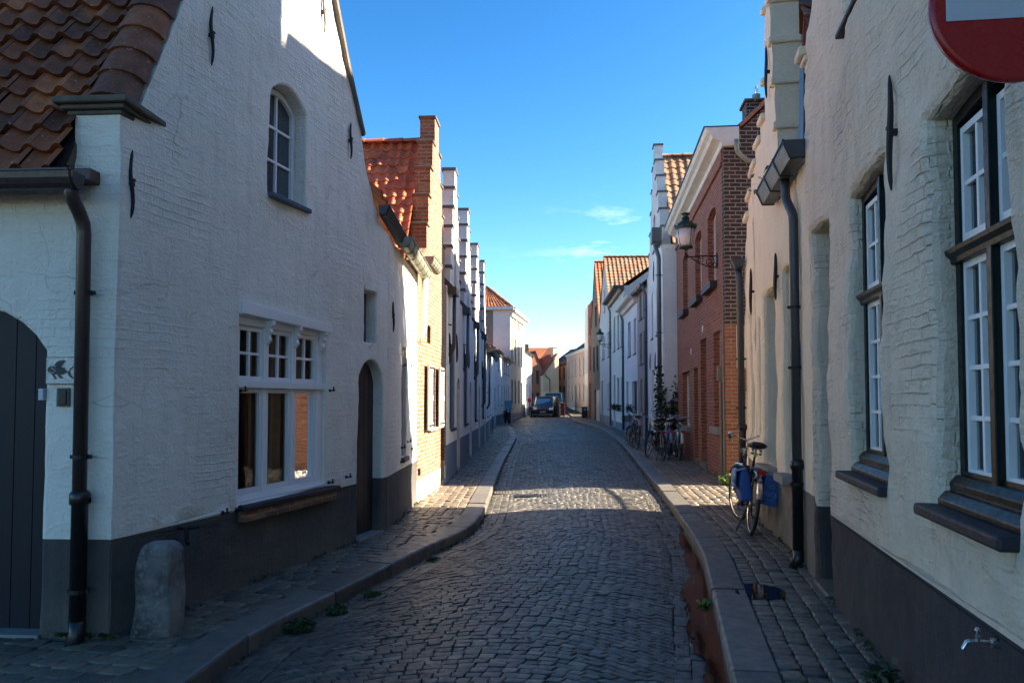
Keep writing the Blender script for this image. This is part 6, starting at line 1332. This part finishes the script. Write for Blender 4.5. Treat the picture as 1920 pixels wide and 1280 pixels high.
tag(leaves('grit', pts, .006, 'grit'), kind='stuff')
pts = []
for (p0, p1) in ((fa.P(.1, 0, 0), fa.P(4.1, 0, 0)), (fb.P(0, 0, 0), fb.P(2.4, 0, 0)), (f1.P(1, 0, 0), f1.P(4.3, 0, 0)), (g1.P(-.8, 0, 0), g2.P(1.3, 0, 0)), (f3.P(0, 0, 0), f3.P(6, 0, 0)), (f0.P(0, 0, 0), f0.P(.45, 0, 0))):
    o_ = Vector((1, -.2, 0)) if p0.x < 0 else Vector((-1, .2, 0))
    for k in range(420):
        t = random.random()
        if noise.noise(Vector((t * 9, p0.x, p0.y))) < .0: continue
        p = p0.lerp(p1, t) + o_ * abs(random.gauss(0, .03)); pts.append((p.x, p.y, KH + .012 + random.random() * .02))
tag(leaves('wall_moss', pts, .013, 'leaf'), kind='stuff')

pts = []
for k in range(420):
    y = random.uniform(3.6, 18); side = random.random() < .5; x = (lk(y) + abs(random.gauss(0, .06)) + .02) if side else (rk(y) - .2 - abs(random.gauss(0, .1)))
    if random.random() < .2: x = random.uniform(lk(y), rk(y))
    pts.append((x, y, camber(x, y) + .012))
M['dead_leaf'] = leafmat('dead_leaf', (.05, .03, .015), (.16, .10, .05)); tag(leaves('fallen_leaves', pts, .014, 'dead_leaf'), kind='stuff')
pts = []
for k in range(5200):
    x = random.uniform(-3.2, 0); y = random.uniform(3.2, 14)
    if not lw(x, y) or x > lk(y) - .25 or noise.noise(Vector((x * 1.2, y * 1.2, 8))) < .08: continue
    a_ = x * .26 + y * .966; a_ = (a_ / .1375) % 1
    if abs(a_ - .5) < .3: continue
    pts.append((x, y, KH - .004 + random.random() * .006))
tag(leaves('pavement_moss', pts, .010, 'leaf'), kind='stuff')

# ================================================================== camera, sky, sun
F_, T_ = 1450., .0414
cam = bpy.data.cameras.new('camera'); cam.sensor_width = 36; cam.lens = 36 * F_ / 1920; cy_ = 751 - F_ * T_; cam.shift_y = (cy_ - 640) / 1920; cam.clip_end = 4000; cam.clip_start = .05
co = bpy.data.objects.new('camera', cam); COL.objects.link(co); co.location = (0, 0, 1.6); co.rotation_euler = (R(90) + math.atan(T_), 0, 0); S.camera = co
EL, AZ = 30., 2.5                                        # sun height; azimuth measured from +X towards +Y
sd = Vector((math.cos(R(EL)) * math.cos(R(AZ)), math.cos(R(EL)) * math.sin(R(AZ)), math.sin(R(EL))))
sl = bpy.data.lights.new('sun', 'SUN'); sl.energy = 31.; sl.angle = R(.5); sl.color = (1., .87, .68); so = bpy.data.objects.new('sun', sl); COL.objects.link(so); so.rotation_euler = sd.to_track_quat('Z', 'Y').to_euler(); so.location = (20, 0, 20)
w = bpy.data.worlds.new('World'); S.world = w; w.use_nodes = True; nt = w.node_tree; bg = nt.nodes['Background']
sk = N(nt, 'ShaderNodeTexSky'); sk.sky_type = 'NISHITA'; sk.sun_disc = False; sk.sun_elevation = R(EL); sk.sun_rotation = R(90 - AZ); sk.air_density = 1.0; sk.dust_density = .6; sk.ozone_density = 2.2; sk.altitude = 0
hs = N(nt, 'ShaderNodeHueSaturation'); hs.inputs['Saturation'].default_value = 1.18; hs.inputs['Hue'].default_value = .495; hs.inputs['Value'].default_value = 1.0; sc_ = N(nt, 'ShaderNodeVectorMath', operation='SCALE'); sc_.inputs['Scale'].default_value = .15; L(nt, sk.outputs[0], sc_.inputs[0]); gm = N(nt, 'ShaderNodeGamma'); gm.inputs[1].default_value = 1.42; L(nt, sc_.outputs[0], gm.inputs[0]); L(nt, gm.outputs[0], hs.inputs['Color'])
tc = N(nt, 'ShaderNodeTexCoord'); mp_ = N(nt, 'ShaderNodeMapping'); mp_.inputs['Scale'].default_value = (5., 1., 20.); mp_.inputs['Location'].default_value = (.7, 0, .35); mp_.inputs['Rotation'].default_value = (0, R(14), 0); L(nt, tc.outputs['Generated'], mp_.inputs[0])
cl = ramp(nt, noi(nt, mp_.outputs[0], 1.9, 8, .62), .55, .78); sz = N(nt, 'ShaderNodeSeparateXYZ'); L(nt, tc.outputs['Generated'], sz.inputs[0])
msk = mth(nt, 'MULTIPLY', mth(nt, 'MULTIPLY', ramp(nt, sz.outputs[2], .08, .15), ramp(nt, sz.outputs[2], .21, .27, 1., 0.)), ramp(nt, sz.outputs[0], .02, .11, .12, 1.))
L(nt, mixc(nt, mth(nt, 'MULTIPLY', mth(nt, 'MULTIPLY', cl, msk), .6), hs.outputs[0], (.75, .82, .92)), bg.inputs[0]); bg.inputs[1].default_value = 2.6
S.view_settings.view_transform = 'Standard'; S.view_settings.look = 'None'; S.view_settings.exposure = 0; S.view_settings.gamma = 1
S.render.engine = 'CYCLES'; S.cycles.max_bounces = 8; S.cycles.diffuse_bounces = 5; S.cycles.transparent_max_bounces = 12; S.cycles.sample_clamp_indirect = 6; S.cycles.use_denoising = True
